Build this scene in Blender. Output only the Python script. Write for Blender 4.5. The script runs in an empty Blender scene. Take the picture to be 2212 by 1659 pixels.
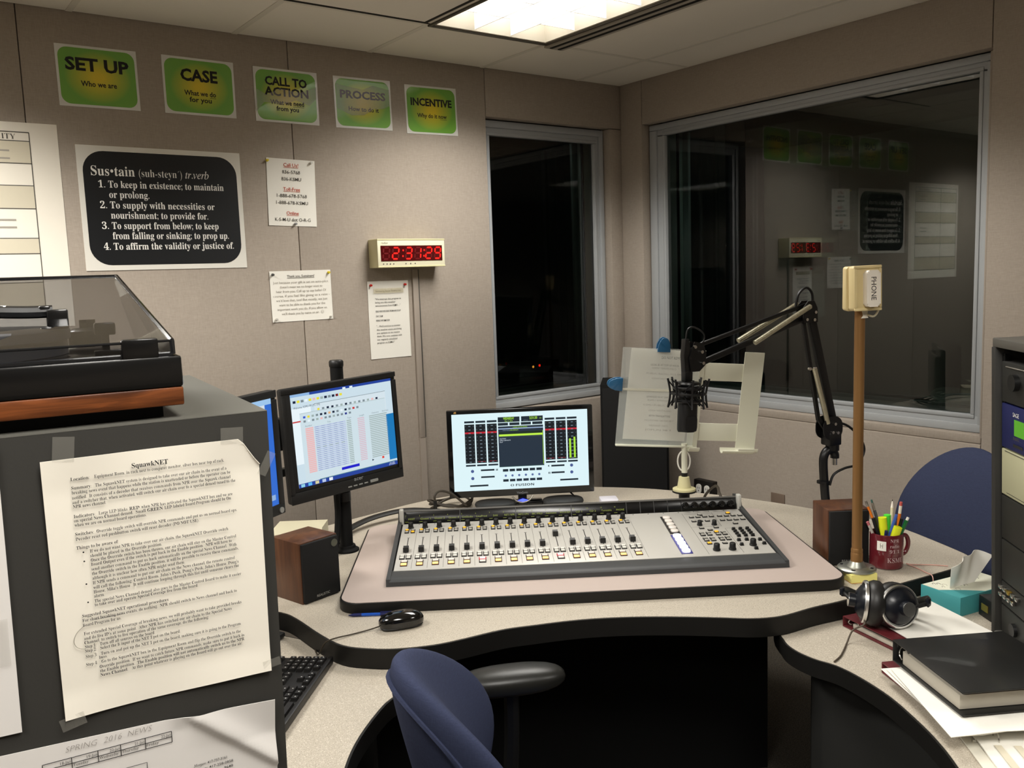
import bpy, bmesh, math, random
from mathutils import Vector, Matrix
random.seed(7)
SC = bpy.context.scene
COL = SC.collection
R = math.radians

# ------------------------------------------------------------------ camera
CAM_H = 1.62
def camera():
    yaw, pit, rol = R(53.3752), R(6.9239), R(-2.0056)
    f0 = Vector((math.cos(yaw), math.sin(yaw), 0)); r0 = Vector((math.sin(yaw), -math.cos(yaw), 0)); u0 = Vector((0, 0, 1))
    f = math.cos(pit)*f0 - math.sin(pit)*u0
    u = math.cos(pit)*u0 + math.sin(pit)*f0
    r = math.cos(rol)*r0 + math.sin(rol)*u
    u2 = math.cos(rol)*u - math.sin(rol)*r0
    cd = bpy.data.cameras.new('camera'); co = bpy.data.objects.new('camera', cd); COL.objects.link(co)
    cd.sensor_width = 36.0; cd.lens = 1907.0/2212*36; cd.clip_start = .02; cd.clip_end = 60
    m = Matrix.Identity(4)
    for i in range(3):
        m[i][0] = r[i]; m[i][1] = u2[i]; m[i][2] = -f[i]
    m[2][3] = CAM_H
    co.matrix_world = m
    SC.camera = co
camera()

# ------------------------------------------------------------------ world, exposure, lamps
SC.view_settings.view_transform = 'Standard'
SC.view_settings.look = 'None'
SC.view_settings.gamma = 1.0
SC.view_settings.use_curve_mapping = False
SC.view_settings.exposure = 0.0
w = bpy.data.worlds.new('night'); SC.world = w; w.use_nodes = True
w.node_tree.nodes['Background'].inputs[0].default_value = (.02, .022, .025, 1)
w.node_tree.nodes['Background'].inputs[1].default_value = .05
def area(name, loc, sx, sy, watts, col):
    """louvred troffer lamp: wide batwing spread that the louvres cut off near the horizontal"""
    l = bpy.data.lights.new(name, 'AREA'); l.shape = 'RECTANGLE'; l.size = sx; l.size_y = sy
    l.energy = watts; l.color = col; l.spread = R(180)
    l.use_nodes = True; nt = l.node_tree; em = nt.nodes['Emission']
    ge = nt.nodes.new('ShaderNodeNewGeometry'); sp = nt.nodes.new('ShaderNodeSeparateXYZ'); nt.links.new(ge.outputs['Incoming'], sp.inputs[0])
    ab = nt.nodes.new('ShaderNodeMath'); ab.operation = 'ABSOLUTE'; nt.links.new(sp.outputs['Z'], ab.inputs[0])
    cut = nt.nodes.new('ShaderNodeMapRange'); cut.interpolation_type = 'SMOOTHSTEP'; cut.inputs['From Min'].default_value = CUT[0]; cut.inputs['From Max'].default_value = CUT[1]
    wing = nt.nodes.new('ShaderNodeMapRange'); wing.inputs['From Min'].default_value = 1.0; wing.inputs['From Max'].default_value = .4; wing.inputs['To Min'].default_value = .45; wing.inputs['To Max'].default_value = 1.9
    mu = nt.nodes.new('ShaderNodeMath'); mu.operation = 'MULTIPLY'
    nt.links.new(ab.outputs[0], cut.inputs['Value']); nt.links.new(ab.outputs[0], wing.inputs['Value'])
    nt.links.new(cut.outputs[0], mu.inputs[0]); nt.links.new(wing.outputs[0], mu.inputs[1]); nt.links.new(mu.outputs[0], em.inputs['Strength'])
    o = bpy.data.objects.new(name, l); COL.objects.link(o); o.location = loc
    return o
CUT = (.33, .57)
WARM = (1.0, .965, .90)
# the lamps sit just under the louvres of the ceiling fixtures (built further down)
FIX = [(2.27, 2.515), (-.17, 2.515), (.44, .075), (-1.39, .075), (2.27, -1.145)]
LW = [32, 55, 41, 26, 22]
for i, (fx, fy) in enumerate(FIX):
    area('fluorescent_lamp', (fx, fy, 2.618), .54, 1.16, LW[i], WARM)
# unseen fill lights, added over the windows to brighten the two unlit rooms
for nm, lc, pw in (('added_fill_light', (3.84, 2.2, 2.62), 4.5), ('added_fill_light', (3.0, 3.99, 2.62), .9)):
    l = bpy.data.lights.new(nm, 'POINT'); l.energy = pw; l.color = (.92, 1.0, .86); l.shadow_soft_size = .06
    o = bpy.data.objects.new(nm, l); COL.objects.link(o); o.location = lc

# ------------------------------------------------------------------ materials
def lin(h):
    h = h.lstrip('#'); v = [int(h[i:i+2], 16)/255 for i in (0, 2, 4)]
    return tuple(c/12.92 if c <= .04045 else ((c+.055)/1.055)**2.4 for c in v) + (1,)
MATS = {}
def mat(name, col, rough=.6, metal=0., spec=.5, bump=0., bscale=200., emit=None, estr=0., coat=0., trans=0., alpha=1., ior=1.45, sheen=0.):
    if name in MATS: return MATS[name]
    m = bpy.data.materials.new(name); m.use_nodes = True; MATS[name] = m
    nt = m.node_tree; b = nt.nodes['Principled BSDF']
    c = lin(col) if isinstance(col, str) else tuple(col)
    b.inputs['Base Color'].default_value = c
    b.inputs['Roughness'].default_value = rough; b.inputs['Metallic'].default_value = metal
    b.inputs['Specular IOR Level'].default_value = spec
    b.inputs['Coat Weight'].default_value = coat; b.inputs['Transmission Weight'].default_value = trans
    b.inputs['Alpha'].default_value = alpha; b.inputs['IOR'].default_value = ior
    b.inputs['Sheen Weight'].default_value = sheen
    if emit:
        b.inputs['Emission Color'].default_value = lin(emit); b.inputs['Emission Strength'].default_value = estr
    if bump:
        tc = nt.nodes.new('ShaderNodeTexCoord'); n = nt.nodes.new('ShaderNodeTexNoise'); n.inputs['Scale'].default_value = bscale
        bp = nt.nodes.new('ShaderNodeBump'); bp.inputs['Strength'].default_value = bump; bp.inputs['Distance'].default_value = .001
        nt.links.new(tc.outputs['Object'], n.inputs['Vector']); nt.links.new(n.outputs['Fac'], bp.inputs['Height']); nt.links.new(bp.outputs['Normal'], b.inputs['Normal'])
    return m
def speckle(name, c0, c1, c2, scale=420., rough=.45, bump=0.):
    """laminate or carpet flecked with two other tones"""
    m = mat(name, c0, rough); nt = m.node_tree; b = nt.nodes['Principled BSDF']
    tc = nt.nodes.new('ShaderNodeTexCoord')
    prev = None
    col = None
    for k, (c, s, th) in enumerate(((c1, scale, .60), (c2, scale*.8, .63))):
        n = nt.nodes.new('ShaderNodeTexNoise'); n.inputs['Scale'].default_value = s; n.inputs['Detail'].default_value = 1.5
        mp = nt.nodes.new('ShaderNodeMapping'); mp.inputs['Location'].default_value = (k*7.3, k*3.1, k)
        nt.links.new(tc.outputs['Object'], mp.inputs['Vector']); nt.links.new(mp.outputs['Vector'], n.inputs['Vector'])
        r = nt.nodes.new('ShaderNodeValToRGB'); r.color_ramp.elements[0].position = th-.04; r.color_ramp.elements[1].position = th+.03
        nt.links.new(n.outputs['Fac'], r.inputs['Fac'])
        mx = nt.nodes.new('ShaderNodeMix'); mx.data_type = 'RGBA'
        mx.inputs['A'].default_value = lin(c0); mx.inputs['B'].default_value = lin(c)
        if prev: nt.links.new(prev.outputs['Result'], mx.inputs['A'])
        nt.links.new(r.outputs['Color'], mx.inputs['Factor']); prev = mx
    nt.links.new(prev.outputs['Result'], b.inputs['Base Color'])
    if bump:
        bp = nt.nodes.new('ShaderNodeBump'); bp.inputs['Strength'].default_value = bump; bp.inputs['Distance'].default_value = .002
        nt.links.new(n.outputs['Fac'], bp.inputs['Height']); nt.links.new(bp.outputs['Normal'], b.inputs['Normal'])
    return m
def fabric(name, ca, cb, scale=260., rough=.95, bump=.25, blotch=.0):
    """woven cloth: crossed thread noise"""
    m = mat(name, ca, rough, spec=.15); nt = m.node_tree; b = nt.nodes['Principled BSDF']
    tc = nt.nodes.new('ShaderNodeTexCoord'); ns = []
    for sc in ((scale, scale, scale*.09), (scale*.09, scale*.09, scale)):
        mp = nt.nodes.new('ShaderNodeMapping'); mp.inputs['Scale'].default_value = sc
        n = nt.nodes.new('ShaderNodeTexNoise'); n.inputs['Scale'].default_value = 1; n.inputs['Detail'].default_value = 2
        nt.links.new(tc.outputs['Object'], mp.inputs['Vector']); nt.links.new(mp.outputs['Vector'], n.inputs['Vector']); ns.append(n)
    ad = nt.nodes.new('ShaderNodeMath'); ad.operation = 'ADD'
    nt.links.new(ns[0].outputs['Fac'], ad.inputs[0]); nt.links.new(ns[1].outputs['Fac'], ad.inputs[1])
    r = nt.nodes.new('ShaderNodeMapRange'); r.inputs['From Min'].default_value = .6; r.inputs['From Max'].default_value = 1.4
    nt.links.new(ad.outputs[0], r.inputs['Value'])
    mx = nt.nodes.new('ShaderNodeMix'); mx.data_type = 'RGBA'; mx.inputs['A'].default_value = lin(ca); mx.inputs['B'].default_value = lin(cb)
    nt.links.new(r.outputs['Result'], mx.inputs['Factor']); nt.links.new(mx.outputs['Result'], b.inputs['Base Color'])
    bp = nt.nodes.new('ShaderNodeBump'); bp.inputs['Strength'].default_value = bump; bp.inputs['Distance'].default_value = .001
    nt.links.new(ad.outputs[0], bp.inputs['Height']); nt.links.new(bp.outputs['Normal'], b.inputs['Normal'])
    return m
def wood(name, ca, cb, scale=(40, 40, 3), rough=.4):
    m = mat(name, ca, rough); nt = m.node_tree; b = nt.nodes['Principled BSDF']
    tc = nt.nodes.new('ShaderNodeTexCoord'); mp = nt.nodes.new('ShaderNodeMapping'); mp.inputs['Scale'].default_value = scale
    n = nt.nodes.new('ShaderNodeTexNoise'); n.inputs['Scale'].default_value = 1; n.inputs['Detail'].default_value = 5; n.inputs['Distortion'].default_value = 1.2
    nt.links.new(tc.outputs['Object'], mp.inputs['Vector']); nt.links.new(mp.outputs['Vector'], n.inputs['Vector'])
    r = nt.nodes.new('ShaderNodeMapRange'); r.inputs['From Min'].default_value = .35; r.inputs['From Max'].default_value = .65
    nt.links.new(n.outputs['Fac'], r.inputs['Value'])
    mx = nt.nodes.new('ShaderNodeMix'); mx.data_type = 'RGBA'; mx.inputs['A'].default_value = lin(ca); mx.inputs['B'].default_value = lin(cb)
    nt.links.new(r.outputs['Result'], mx.inputs['Factor']); nt.links.new(mx.outputs['Result'], b.inputs['Base Color'])
    return m
def pane_glass(name, tint='#e8efec', k=1.0, rough=0.0):
    """thin flat glass: Fresnel mirror over a clear sheet"""
    m = bpy.data.materials.new(name); m.use_nodes = True; nt = m.node_tree; nt.nodes.clear(); MATS[name] = m
    out = nt.nodes.new('ShaderNodeOutputMaterial'); mix = nt.nodes.new('ShaderNodeMixShader')
    fr = nt.nodes.new('ShaderNodeFresnel'); fr.inputs['IOR'].default_value = 1.5
    mu = nt.nodes.new('ShaderNodeMath'); mu.operation = 'MULTIPLY'; mu.inputs[1].default_value = k; mu.use_clamp = True
    gl = nt.nodes.new('ShaderNodeBsdfGlossy'); gl.inputs['Roughness'].default_value = rough
    tr = nt.nodes.new('ShaderNodeBsdfTransparent'); tr.inputs['Color'].default_value = lin(tint)
    nt.links.new(fr.outputs[0], mu.inputs[0]); nt.links.new(mu.outputs[0], mix.inputs[0])
    nt.links.new(tr.outputs[0], mix.inputs[1]); nt.links.new(gl.outputs[0], mix.inputs[2]); nt.links.new(mix.outputs[0], out.inputs[0])
    return m
def glow(name, col, s=1.0):
    return mat('glow_'+name, '#000000', .4, emit=col, estr=s)

# ------------------------------------------------------------------ mesh builder
def catmull(pts, n=6, closed=False):
    P = [Vector(p) for p in pts]; out = []; N = len(P)
    for i in range(N if closed else N-1):
        p0 = P[(i-1) % N] if closed or i > 0 else P[0]; p1 = P[i]; p2 = P[(i+1) % N]; p3 = P[(i+2) % N] if closed or i+2 < N else P[-1]
        for k in range(n):
            t = k/n
            out.append(.5*((2*p1)+(p2-p0)*t+(2*p0-5*p1+4*p2-p3)*t*t+(3*p1-p0-3*p2+p3)*t**3))
    if not closed: out.append(P[-1])
    return out
def rrect(w, h, r, n=5, cx=0, cy=0):
    o = []
    for (sx, sy, a) in ((1, 1, 0), (-1, 1, 90), (-1, -1, 180), (1, -1, 270)):
        for k in range(n+1):
            t = R(a+90*k/n); o.append((cx+sx*(w/2-r)+r*math.cos(t), cy+sy*(h/2-r)+r*math.sin(t)))
    return o
def offset(poly, d):
    n = len(poly); o = []
    ar = sum(poly[i][0]*poly[(i+1) % n][1]-poly[(i+1) % n][0]*poly[i][1] for i in range(n)); s = 1 if ar > 0 else -1
    for i in range(n):
        a, b, c = poly[i-1], poly[i], poly[(i+1) % n]
        t = Vector((c[0]-a[0], c[1]-a[1])); t = t.normalized() if t.length > 1e-9 else Vector((1, 0))
        o.append((b[0]+s*t.y*d, b[1]-s*t.x*d))
    return o
class MB:
    def __init__(s): s.bm = bmesh.new(); s.mats = []
    def mi(s, m):
        if m not in s.mats: s.mats.append(m)
        return s.mats.index(m)
    def _set(s, faces, m):
        i = s.mi(m)
        for f in faces: f.material_index = i; f.smooth = True
    def add(s, vs, fs, m, M=None):
        v = [s.bm.verts.new((M @ Vector(p)) if M is not None else Vector(p)) for p in vs]
        out = []
        for f in fs:
            try: out.append(s.bm.faces.new([v[i] for i in f]))
            except ValueError: pass
        s._set(out, m); return out
    def box(s, c, d, m, M=None, bev=0., seg=2):
        x, y, z = d[0]/2, d[1]/2, d[2]/2
        t = MB()
        fs = t.add([(c[0]+i*x, c[1]+j*y, c[2]+k*z) for i in (-1, 1) for j in (-1, 1) for k in (-1, 1)],
                   [(0, 1, 3, 2), (4, 6, 7, 5), (0, 4, 5, 1), (2, 3, 7, 6), (0, 2, 6, 4), (1, 5, 7, 3)], m)
        if bev > 0: bmesh.ops.bevel(t.bm, geom=t.bm.edges[:], offset=bev, segments=seg, affect='EDGES', profile=.5)
        s.merge(t, m, M); return s
    def merge(s, t, m, M=None):
        vm = {v: s.bm.verts.new((M @ v.co) if M is not None else v.co) for v in t.bm.verts}
        fs = []
        for f in t.bm.faces:
            try: fs.append(s.bm.faces.new([vm[v] for v in f.verts]))
            except ValueError: pass
        s._set(fs, m); t.bm.free()
    def prism(s, pts, z0, z1, m, M=None, bev=0., top=True, bot=True, seg=2):
        n = len(pts)
        ar = sum(pts[i][0]*pts[(i+1) % n][1]-pts[(i+1) % n][0]*pts[i][1] for i in range(n))
        if ar < 0: pts = pts[::-1]
        vs = [(p[0], p[1], z0) for p in pts]+[(p[0], p[1], z1) for p in pts]
        fs = [(i, (i+1) % n, n+(i+1) % n, n+i) for i in range(n)]
        if top: fs.append(tuple(range(n, 2*n)))
        if bot: fs.append(tuple(range(n-1, -1, -1)))
        if bev:
            t = MB(); t.add(vs, fs, m)
            es = [e for e in t.bm.edges if abs(e.verts[0].co.z-e.verts[1].co.z) < 1e-7]
            bmesh.ops.bevel(t.bm, geom=es, offset=bev, segments=seg, affect='EDGES', profile=.5)
            s.merge(t, m, M)
        else: s.add(vs, fs, m, M)
        return s
    def cyl(s, p0, p1, r0, m, r1=None, n=20, cap=True, M=None):
        p0 = Vector(p0); p1 = Vector(p1); r1 = r0 if r1 is None else r1
        d = (p1-p0).normalized(); a = d.orthogonal().normalized(); b = d.cross(a)
        vs = [p0+a*r0*math.cos(2*math.pi*i/n)+b*r0*math.sin(2*math.pi*i/n) for i in range(n)]
        vs += [p1+a*r1*math.cos(2*math.pi*i/n)+b*r1*math.sin(2*math.pi*i/n) for i in range(n)]
        fs = [(i, (i+1) % n, n+(i+1) % n, n+i) for i in range(n)]
        if cap: fs += [tuple(range(n-1, -1, -1)), tuple(range(n, 2*n))]
        s.add(vs, fs, m, M); return s
    def tube(s, pts, r, m, n=8, smooth=5, closed=False, M=None, flat=1.):
        P = catmull(pts, smooth, closed) if smooth else [Vector(p) for p in pts]
        N = len(P); rings = []; up = None
        for i in range(N):
            t = (P[(i+1) % N]-P[i-1]) if closed or 0 < i < N-1 else (P[1]-P[0] if i == 0 else P[-1]-P[-2])
            t = t.normalized() if t.length > 1e-9 else Vector((0, 0, 1))
            if up is None: up = t.orthogonal().normalized() if abs(t.z) > .95 else Vector((0, 0, 1))
            a = (up-t*up.dot(t)); a = a.normalized() if a.length > 1e-6 else t.orthogonal().normalized(); up = a; b = t.cross(a)
            rings.append([P[i]+a*r*flat*math.cos(2*math.pi*k/n)+b*r*math.sin(2*math.pi*k/n) for k in range(n)])
        vs = [p for q in rings for p in q]; fs = []
        for i in range(N if closed else N-1):
            j = (i+1) % N
            for k in range(n): fs.append((i*n+k, i*n+(k+1) % n, j*n+(k+1) % n, j*n+k))
        if not closed: fs += [tuple(range(n-1, -1, -1)), tuple((N-1)*n+k for k in range(n))]
        s.add(vs, fs, m, M); return s
    def lathe(s, prof, m, M=None, n=32):
        vs = []; fs = []; N = len(prof)
        for (r, z) in prof:
            for k in range(n):
                a = 2*math.pi*k/n; vs.append((r*math.cos(a), r*math.sin(a), z))
        for i in range(N-1):
            for k in range(n): fs.append((i*n+k, i*n+(k+1) % n, (i+1)*n+(k+1) % n, (i+1)*n+k))
        if prof[0][0] > 1e-6: fs.append(tuple(range(n-1, -1, -1)))
        if prof[-1][0] > 1e-6: fs.append(tuple((N-1)*n+k for k in range(n)))
        s.add(vs, fs, m, M); return s
    def ell(s, c, r, m, M=None, nu=24, nv=14, p=1.0):
        """ellipsoid; p<1 squares it off"""
        def e(v): return math.copysign(abs(v)**p, v)
        vs = [(c[0], c[1], c[2]-r[2])]; fs = []
        for j in range(1, nv):
            t = -math.pi/2+math.pi*j/nv
            for i in range(nu):
                a = 2*math.pi*i/nu
                vs.append((c[0]+r[0]*e(math.cos(t))*e(math.cos(a)), c[1]+r[1]*e(math.cos(t))*e(math.sin(a)), c[2]+r[2]*e(math.sin(t))))
        vs.append((c[0], c[1], c[2]+r[2])); L = len(vs)-1
        for i in range(nu):
            fs.append((0, 1+(i+1) % nu, 1+i)); fs.append((L, L-nu+i, L-nu+(i+1) % nu))
            for j in range(nv-2): a = 1+j*nu; fs.append((a+i, a+(i+1) % nu, a+nu+(i+1) % nu, a+nu+i))
        s.add(vs, fs, m, M); return s
    def sheet(s, func, nu, nv, m, th=.0004, M=None):
        """thin sheet with thickness from func(u,v)->point, u,v in 0..1"""
        g = [[Vector(func(i/nu, j/nv)) for j in range(nv+1)] for i in range(nu+1)]
        def nrm(i, j):
            a = g[min(i+1, nu)][j]-g[max(i-1, 0)][j]; b = g[i][min(j+1, nv)]-g[i][max(j-1, 0)]
            return a.cross(b).normalized()
        vs = [g[i][j] for i in range(nu+1) for j in range(nv+1)]
        vs += [g[i][j]-nrm(i, j)*th for i in range(nu+1) for j in range(nv+1)]
        K = (nu+1)*(nv+1); q = lambda i, j: i*(nv+1)+j; fs = []
        for i in range(nu):
            for j in range(nv):
                fs.append((q(i, j), q(i+1, j), q(i+1, j+1), q(i, j+1))); fs.append((K+q(i, j), K+q(i, j+1), K+q(i+1, j+1), K+q(i+1, j)))
        for i in range(nu): fs.append((q(i, 0), K+q(i, 0), K+q(i+1, 0), q(i+1, 0))); fs.append((q(i, nv), q(i+1, nv), K+q(i+1, nv), K+q(i, nv)))
        for j in range(nv): fs.append((q(0, j), q(0, j+1), K+q(0, j+1), K+q(0, j))); fs.append((q(nu, j), K+q(nu, j), K+q(nu, j+1), q(nu, j+1)))
        s.add(vs, fs, m, M); return s
    def text(s, body, x, y, size, m, M=None, align='LEFT', width=None, bold=0., shear=0., z=.0004, valign='TOP_BASELINE', res=2):
        cu = bpy.data.curves.new('lettering', 'FONT'); cu.body = body; cu.size = size; cu.resolution_u = res
        cu.offset = bold*size; cu.shear = shear; cu.align_x = align
        o = bpy.data.objects.new('lettering', cu); me = o.to_mesh()
        if len(me.vertices):
            xs = [v.co.x for v in me.vertices]; lo, hi = min(xs), max(xs); k = 1.
            if width and hi > lo: k = width/(hi-lo)
            ref = {'LEFT': lo, 'CENTER': (lo+hi)/2, 'RIGHT': hi}[align] if width else 0
            vs = [(x+(v.co.x-ref)*k if width else x+v.co.x, y+v.co.y, z) for v in me.vertices]
            s.add(vs, [tuple(p.vertices) for p in me.polygons], m, M)
        o.to_mesh_clear(); bpy.data.objects.remove(o); bpy.data.curves.remove(cu)
        return s
    def rect(s, x0, y0, x1, y1, m, M=None, z=.0004):
        s.add([(x0, y0, z), (x1, y0, z), (x1, y1, z), (x0, y1, z)], [(0, 1, 2, 3)], m, M); return s
    def poly(s, pts, m, M=None, z=.0004):
        s.add([(p[0], p[1], z) for p in pts], [tuple(range(len(pts)))], m, M); return s
    def mesh(s, name, ang=38):
        bmesh.ops.recalc_face_normals(s.bm, faces=s.bm.faces[:]) if getattr(s, 'recalc', True) else None
        c = math.radians(ang)
        for e in s.bm.edges:
            if len(e.link_faces) == 2:
                try: e.smooth = e.calc_face_angle(0) < c
                except Exception: pass
        me = bpy.data.meshes.new(name); s.bm.to_mesh(me); s.bm.free()
        for m in s.mats: me.materials.append(m)
        return me
    def build(s, name, parent=None, M=None, ang=38):
        o = bpy.data.objects.new(name, s.mesh(name, ang)); COL.objects.link(o)
        if parent is not None: o.parent = parent
        if M is not None: o.matrix_local = M
        return o
def tag(o, label=None, cat=None, group=None, kind=None):
    if label: o['label'] = label
    if cat: o['category'] = cat
    if group: o['group'] = group
    if kind: o['kind'] = kind
    return o
def thing(name, label, cat, M=None, group=None, kind=None):
    o = bpy.data.objects.new(name, None); COL.objects.link(o); o.empty_display_size = .05
    if M is not None: o.matrix_world = M
    return tag(o, label, cat, group, kind)
def solo(mb, name, label, cat, M=None, group=None):
    o = mb.build(name, M=M); return tag(o, label, cat, group)
def struct(mb, name, parent=None, M=None):
    o = mb.build(name, parent, M); 
    if parent is None: o['kind'] = 'structure'
    return o
def put(name, mesh, parent, M):
    o = bpy.data.objects.new(name, mesh); COL.objects.link(o); o.parent = parent; o.matrix_local = M; return o
def T(x, y, z): return Matrix.Translation((x, y, z))
def RZ(a): return Matrix.Rotation(R(a), 4, 'Z')
def RX(a): return Matrix.Rotation(R(a), 4, 'X')
def RY(a): return Matrix.Rotation(R(a), 4, 'Y')
def frame(o, X, Y, Z):
    m = Matrix.Identity(4)
    for i in range(3): m[i][0] = X[i]; m[i][1] = Y[i]; m[i][2] = Z[i]; m[i][3] = o[i]
    return m
def pose(x, y, z, yaw, tilt=0, roll=0):
    """upright panel: local X to its right, Y up, Z out of its face"""
    a, t, ro = R(yaw), R(tilt), R(roll)
    n0 = Vector((math.cos(a), math.sin(a), 0)); up0 = Vector((0, 0, 1))
    n = math.cos(t)*n0+math.sin(t)*up0; up = math.cos(t)*up0-math.sin(t)*n0; rt = up.cross(n)
    return frame((x, y, z), math.cos(ro)*rt+math.sin(ro)*up, math.cos(ro)*up-math.sin(ro)*rt, n)
K = RZ(-34.3)                       # console axes: u along the desk, v away from the operator
BW = frame((0, 3.62, 0), (1, 0, 0), (0, 0, 1), (0, -1, 0))      # back wall face: X along, Y up, Z into the room
def uv(u, v, z): return K @ Vector((u, v, z))

# ================================================================== the room
M_WALL = fabric('wall_cloth', '#aa9f93', '#998f84', 520, bump=.12)
M_GAPSHADE = mat('painted_gap_shadow', '#2a2723', .9)
M_PLASTER = mat('plaster', '#7d7870', .9)
M_CEIL = mat('ceiling_tile', '#ece6da', .95, spec=.2, bump=.25, bscale=260)
M_TBAR = mat('ceiling_grid_metal', '#ddd7ca', .6)
M_CARPET = speckle('carpet', '#4a453d', '#6a6356', '#2c2925', 300, .98, .6)
M_FRAME = mat('window_frame_paint', '#a3a6a8', .45)
M_JAMB = mat('window_jamb_paint', '#b3bfba', .55)
M_GLASS = pane_glass('window_glass', '#c9d4d0', 2.2)
M_GLASS2 = pane_glass('window_glass_rear', '#c9d4d0', 2.0)
M_BLACK = mat('black_plastic', '#0d0d0d', .45)
M_BLACKM = mat('matte_black', '#0b0b0b', .8, spec=.3)
M_RUBBER = mat('black_edge_rubber', '#12110f', .5, spec=.4)
M_STEEL = mat('bright_steel', '#c8c6c0', .25, 1.)
M_WHITE = mat('white_paper', '#e9e6dd', .85, spec=.2)

fl = MB(); fl.box((2.4, 1.9, -.05), (10.2, 10.2, .1), M_CARPET); struct(fl, 'floor')

# ceiling: lay-in tiles in a metal grid, fixture bays left open
ce = MB(); GX0, GY0, PX, PY = 1.965, 3.125, .61, 1.22
bays = [(fx, fy) for fx, fy in FIX]
for i in range(-8, 4):
    for j in range(-5, 2):
        x0, x1 = GX0+i*PX, GX0+(i+1)*PX; y0, y1 = GY0+(j-1)*PY, GY0+j*PY
        x1c, y1c = min(x1, 3.494), min(y1, 3.62)
        if x0 >= 3.494 or y0 >= 3.62: continue
        if any(x0-.01 < fx < x1+.01 and y0-.01 < fy < y1+.01 for fx, fy in bays): continue
        ce.box(((x0+x1c)/2, (y0+y1c)/2, 2.6555), (x1c-x0-.006, y1c-y0-.006, .045), M_CEIL)
for i in range(-8, 4): 
    x = GX0+i*PX
    if x < 3.49: ce.box((x, .65, 2.634), (.024, 5.95, .006), M_TBAR)
for j in range(-5, 2):
    y = GY0+(j-1)*PY
    if -2.3 < y < 3.6: ce.box((.65, y, 2.6343), (5.68, .023, .0056), M_TBAR)
# one tile that does not sit flush: dark strips painted for its shadow gaps
ce.box((1.66, 3.107, 2.6325), (.61, .011, .005), M_GAPSHADE); ce.box((1.942, 2.5, 2.6325), (.011, 1.2, .005), M_GAPSHADE)
ce.box((.65, .61, 2.82), (5.9, 6.2, .02), M_PLASTER)
struct(ce, 'ceiling')

# back wall: cloth covered panels with narrow joints, a window opening near the corner
def panel(mb, x0, x1, z0, z1, F, th=.06):
    mb.box(((x0+x1)/2, (z0+z1)/2, -th/2), (x1-x0-.003, z1-z0-.003, th), M_WALL, F, .003, 2)
RW = frame((3.494, 0, 0), (0, -1, 0), (0, 0, 1), (-1, 0, 0))     # right wall face: X runs towards the viewer
bw = MB()
for a, b in ((-2.2, -1.44), (-1.44, -.434), (-.434, .572), (.572, 1.578), (1.578, 2.588)): panel(bw, a, b, 0, 2.66, BW)
panel(bw, 2.588, 3.52, 2.402, 2.66, BW); panel(bw, 2.588, 3.52, 0, .938, BW); panel(bw, 3.412, 3.52, .938, 2.402, BW)
for x0, x1, z0, z1 in ((-2.2, 2.60, 0, 2.8), (3.41, 3.75, 0, 2.8), (2.60, 3.41, 0, .95), (2.60, 3.41, 2.41, 2.8)):
    bw.box(((x0+x1)/2, (z0+z1)/2, -.17), (x1-x0, z1-z0, .218), M_PLASTER, BW)
struct(bw, 'wall_back')
rw = MB()
for a, b in ((.6, 2.4), (-.4, .6), (-1.638, -.4)): panel(rw, a, b, 0, 2.66, RW)
panel(rw, -3.456, -1.638, 2.402, 2.66, RW); panel(rw, -3.456, -1.638, 0, .903, RW); panel(rw, -3.62, -3.456, 0, 2.66, RW)
rw.box((-2.547, .920, -.034), (1.81, .034, .05), M_WALL, RW, .004)                 # cloth ledge under the glass
rw.box((-1.644, 1.66, -.034), (.010, 1.47, .05), M_WALL, RW, .004)
for x0, x1, z0, z1 in ((-3.9, -3.40, 0, 2.8), (-1.66, 2.4, 0, 2.8), (-3.40, -1.66, 0, .95), (-3.40, -1.66, 2.412, 2.8)):
    rw.box(((x0+x1)/2, (z0+z1)/2, -.18), (x1-x0, z1-z0, .218), M_PLASTER, RW)
struct(rw, 'wall_right')
for nm, c, d in (('wall_left', (-2.25, .61, 1.35), (.1, 6.2, 2.9)), ('wall_front', (.65, -2.45, 1.35), (5.9, .1, 2.9))):
    m = MB(); m.box(c, d, M_WALL); struct(m, nm)
def ring(mb, x0, x1, z0, z1, wl, wr, wb, wt, d0, d1, m, F, bev=.003):
    """rectangular frame between outer box and inner box, depth d0..d1 along the wall normal"""
    dz = (d0+d1)/2; dd = abs(d1-d0)
    mb.box(((x0+x1)/2, z0+wb/2, dz), (x1-x0, wb, dd), m, F, bev); mb.box(((x0+x1)/2, z1-wt/2, dz), (x1-x0, wt, dd), m, F, bev)
    mb.box((x0+wl/2, (z0+z1)/2, dz), (wl, z1-z0-wb-wt, dd), m, F, bev); mb.box((x1-wr/2, (z0+z1)/2, dz), (wr, z1-z0-wb-wt, dd), m, F, bev)
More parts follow.
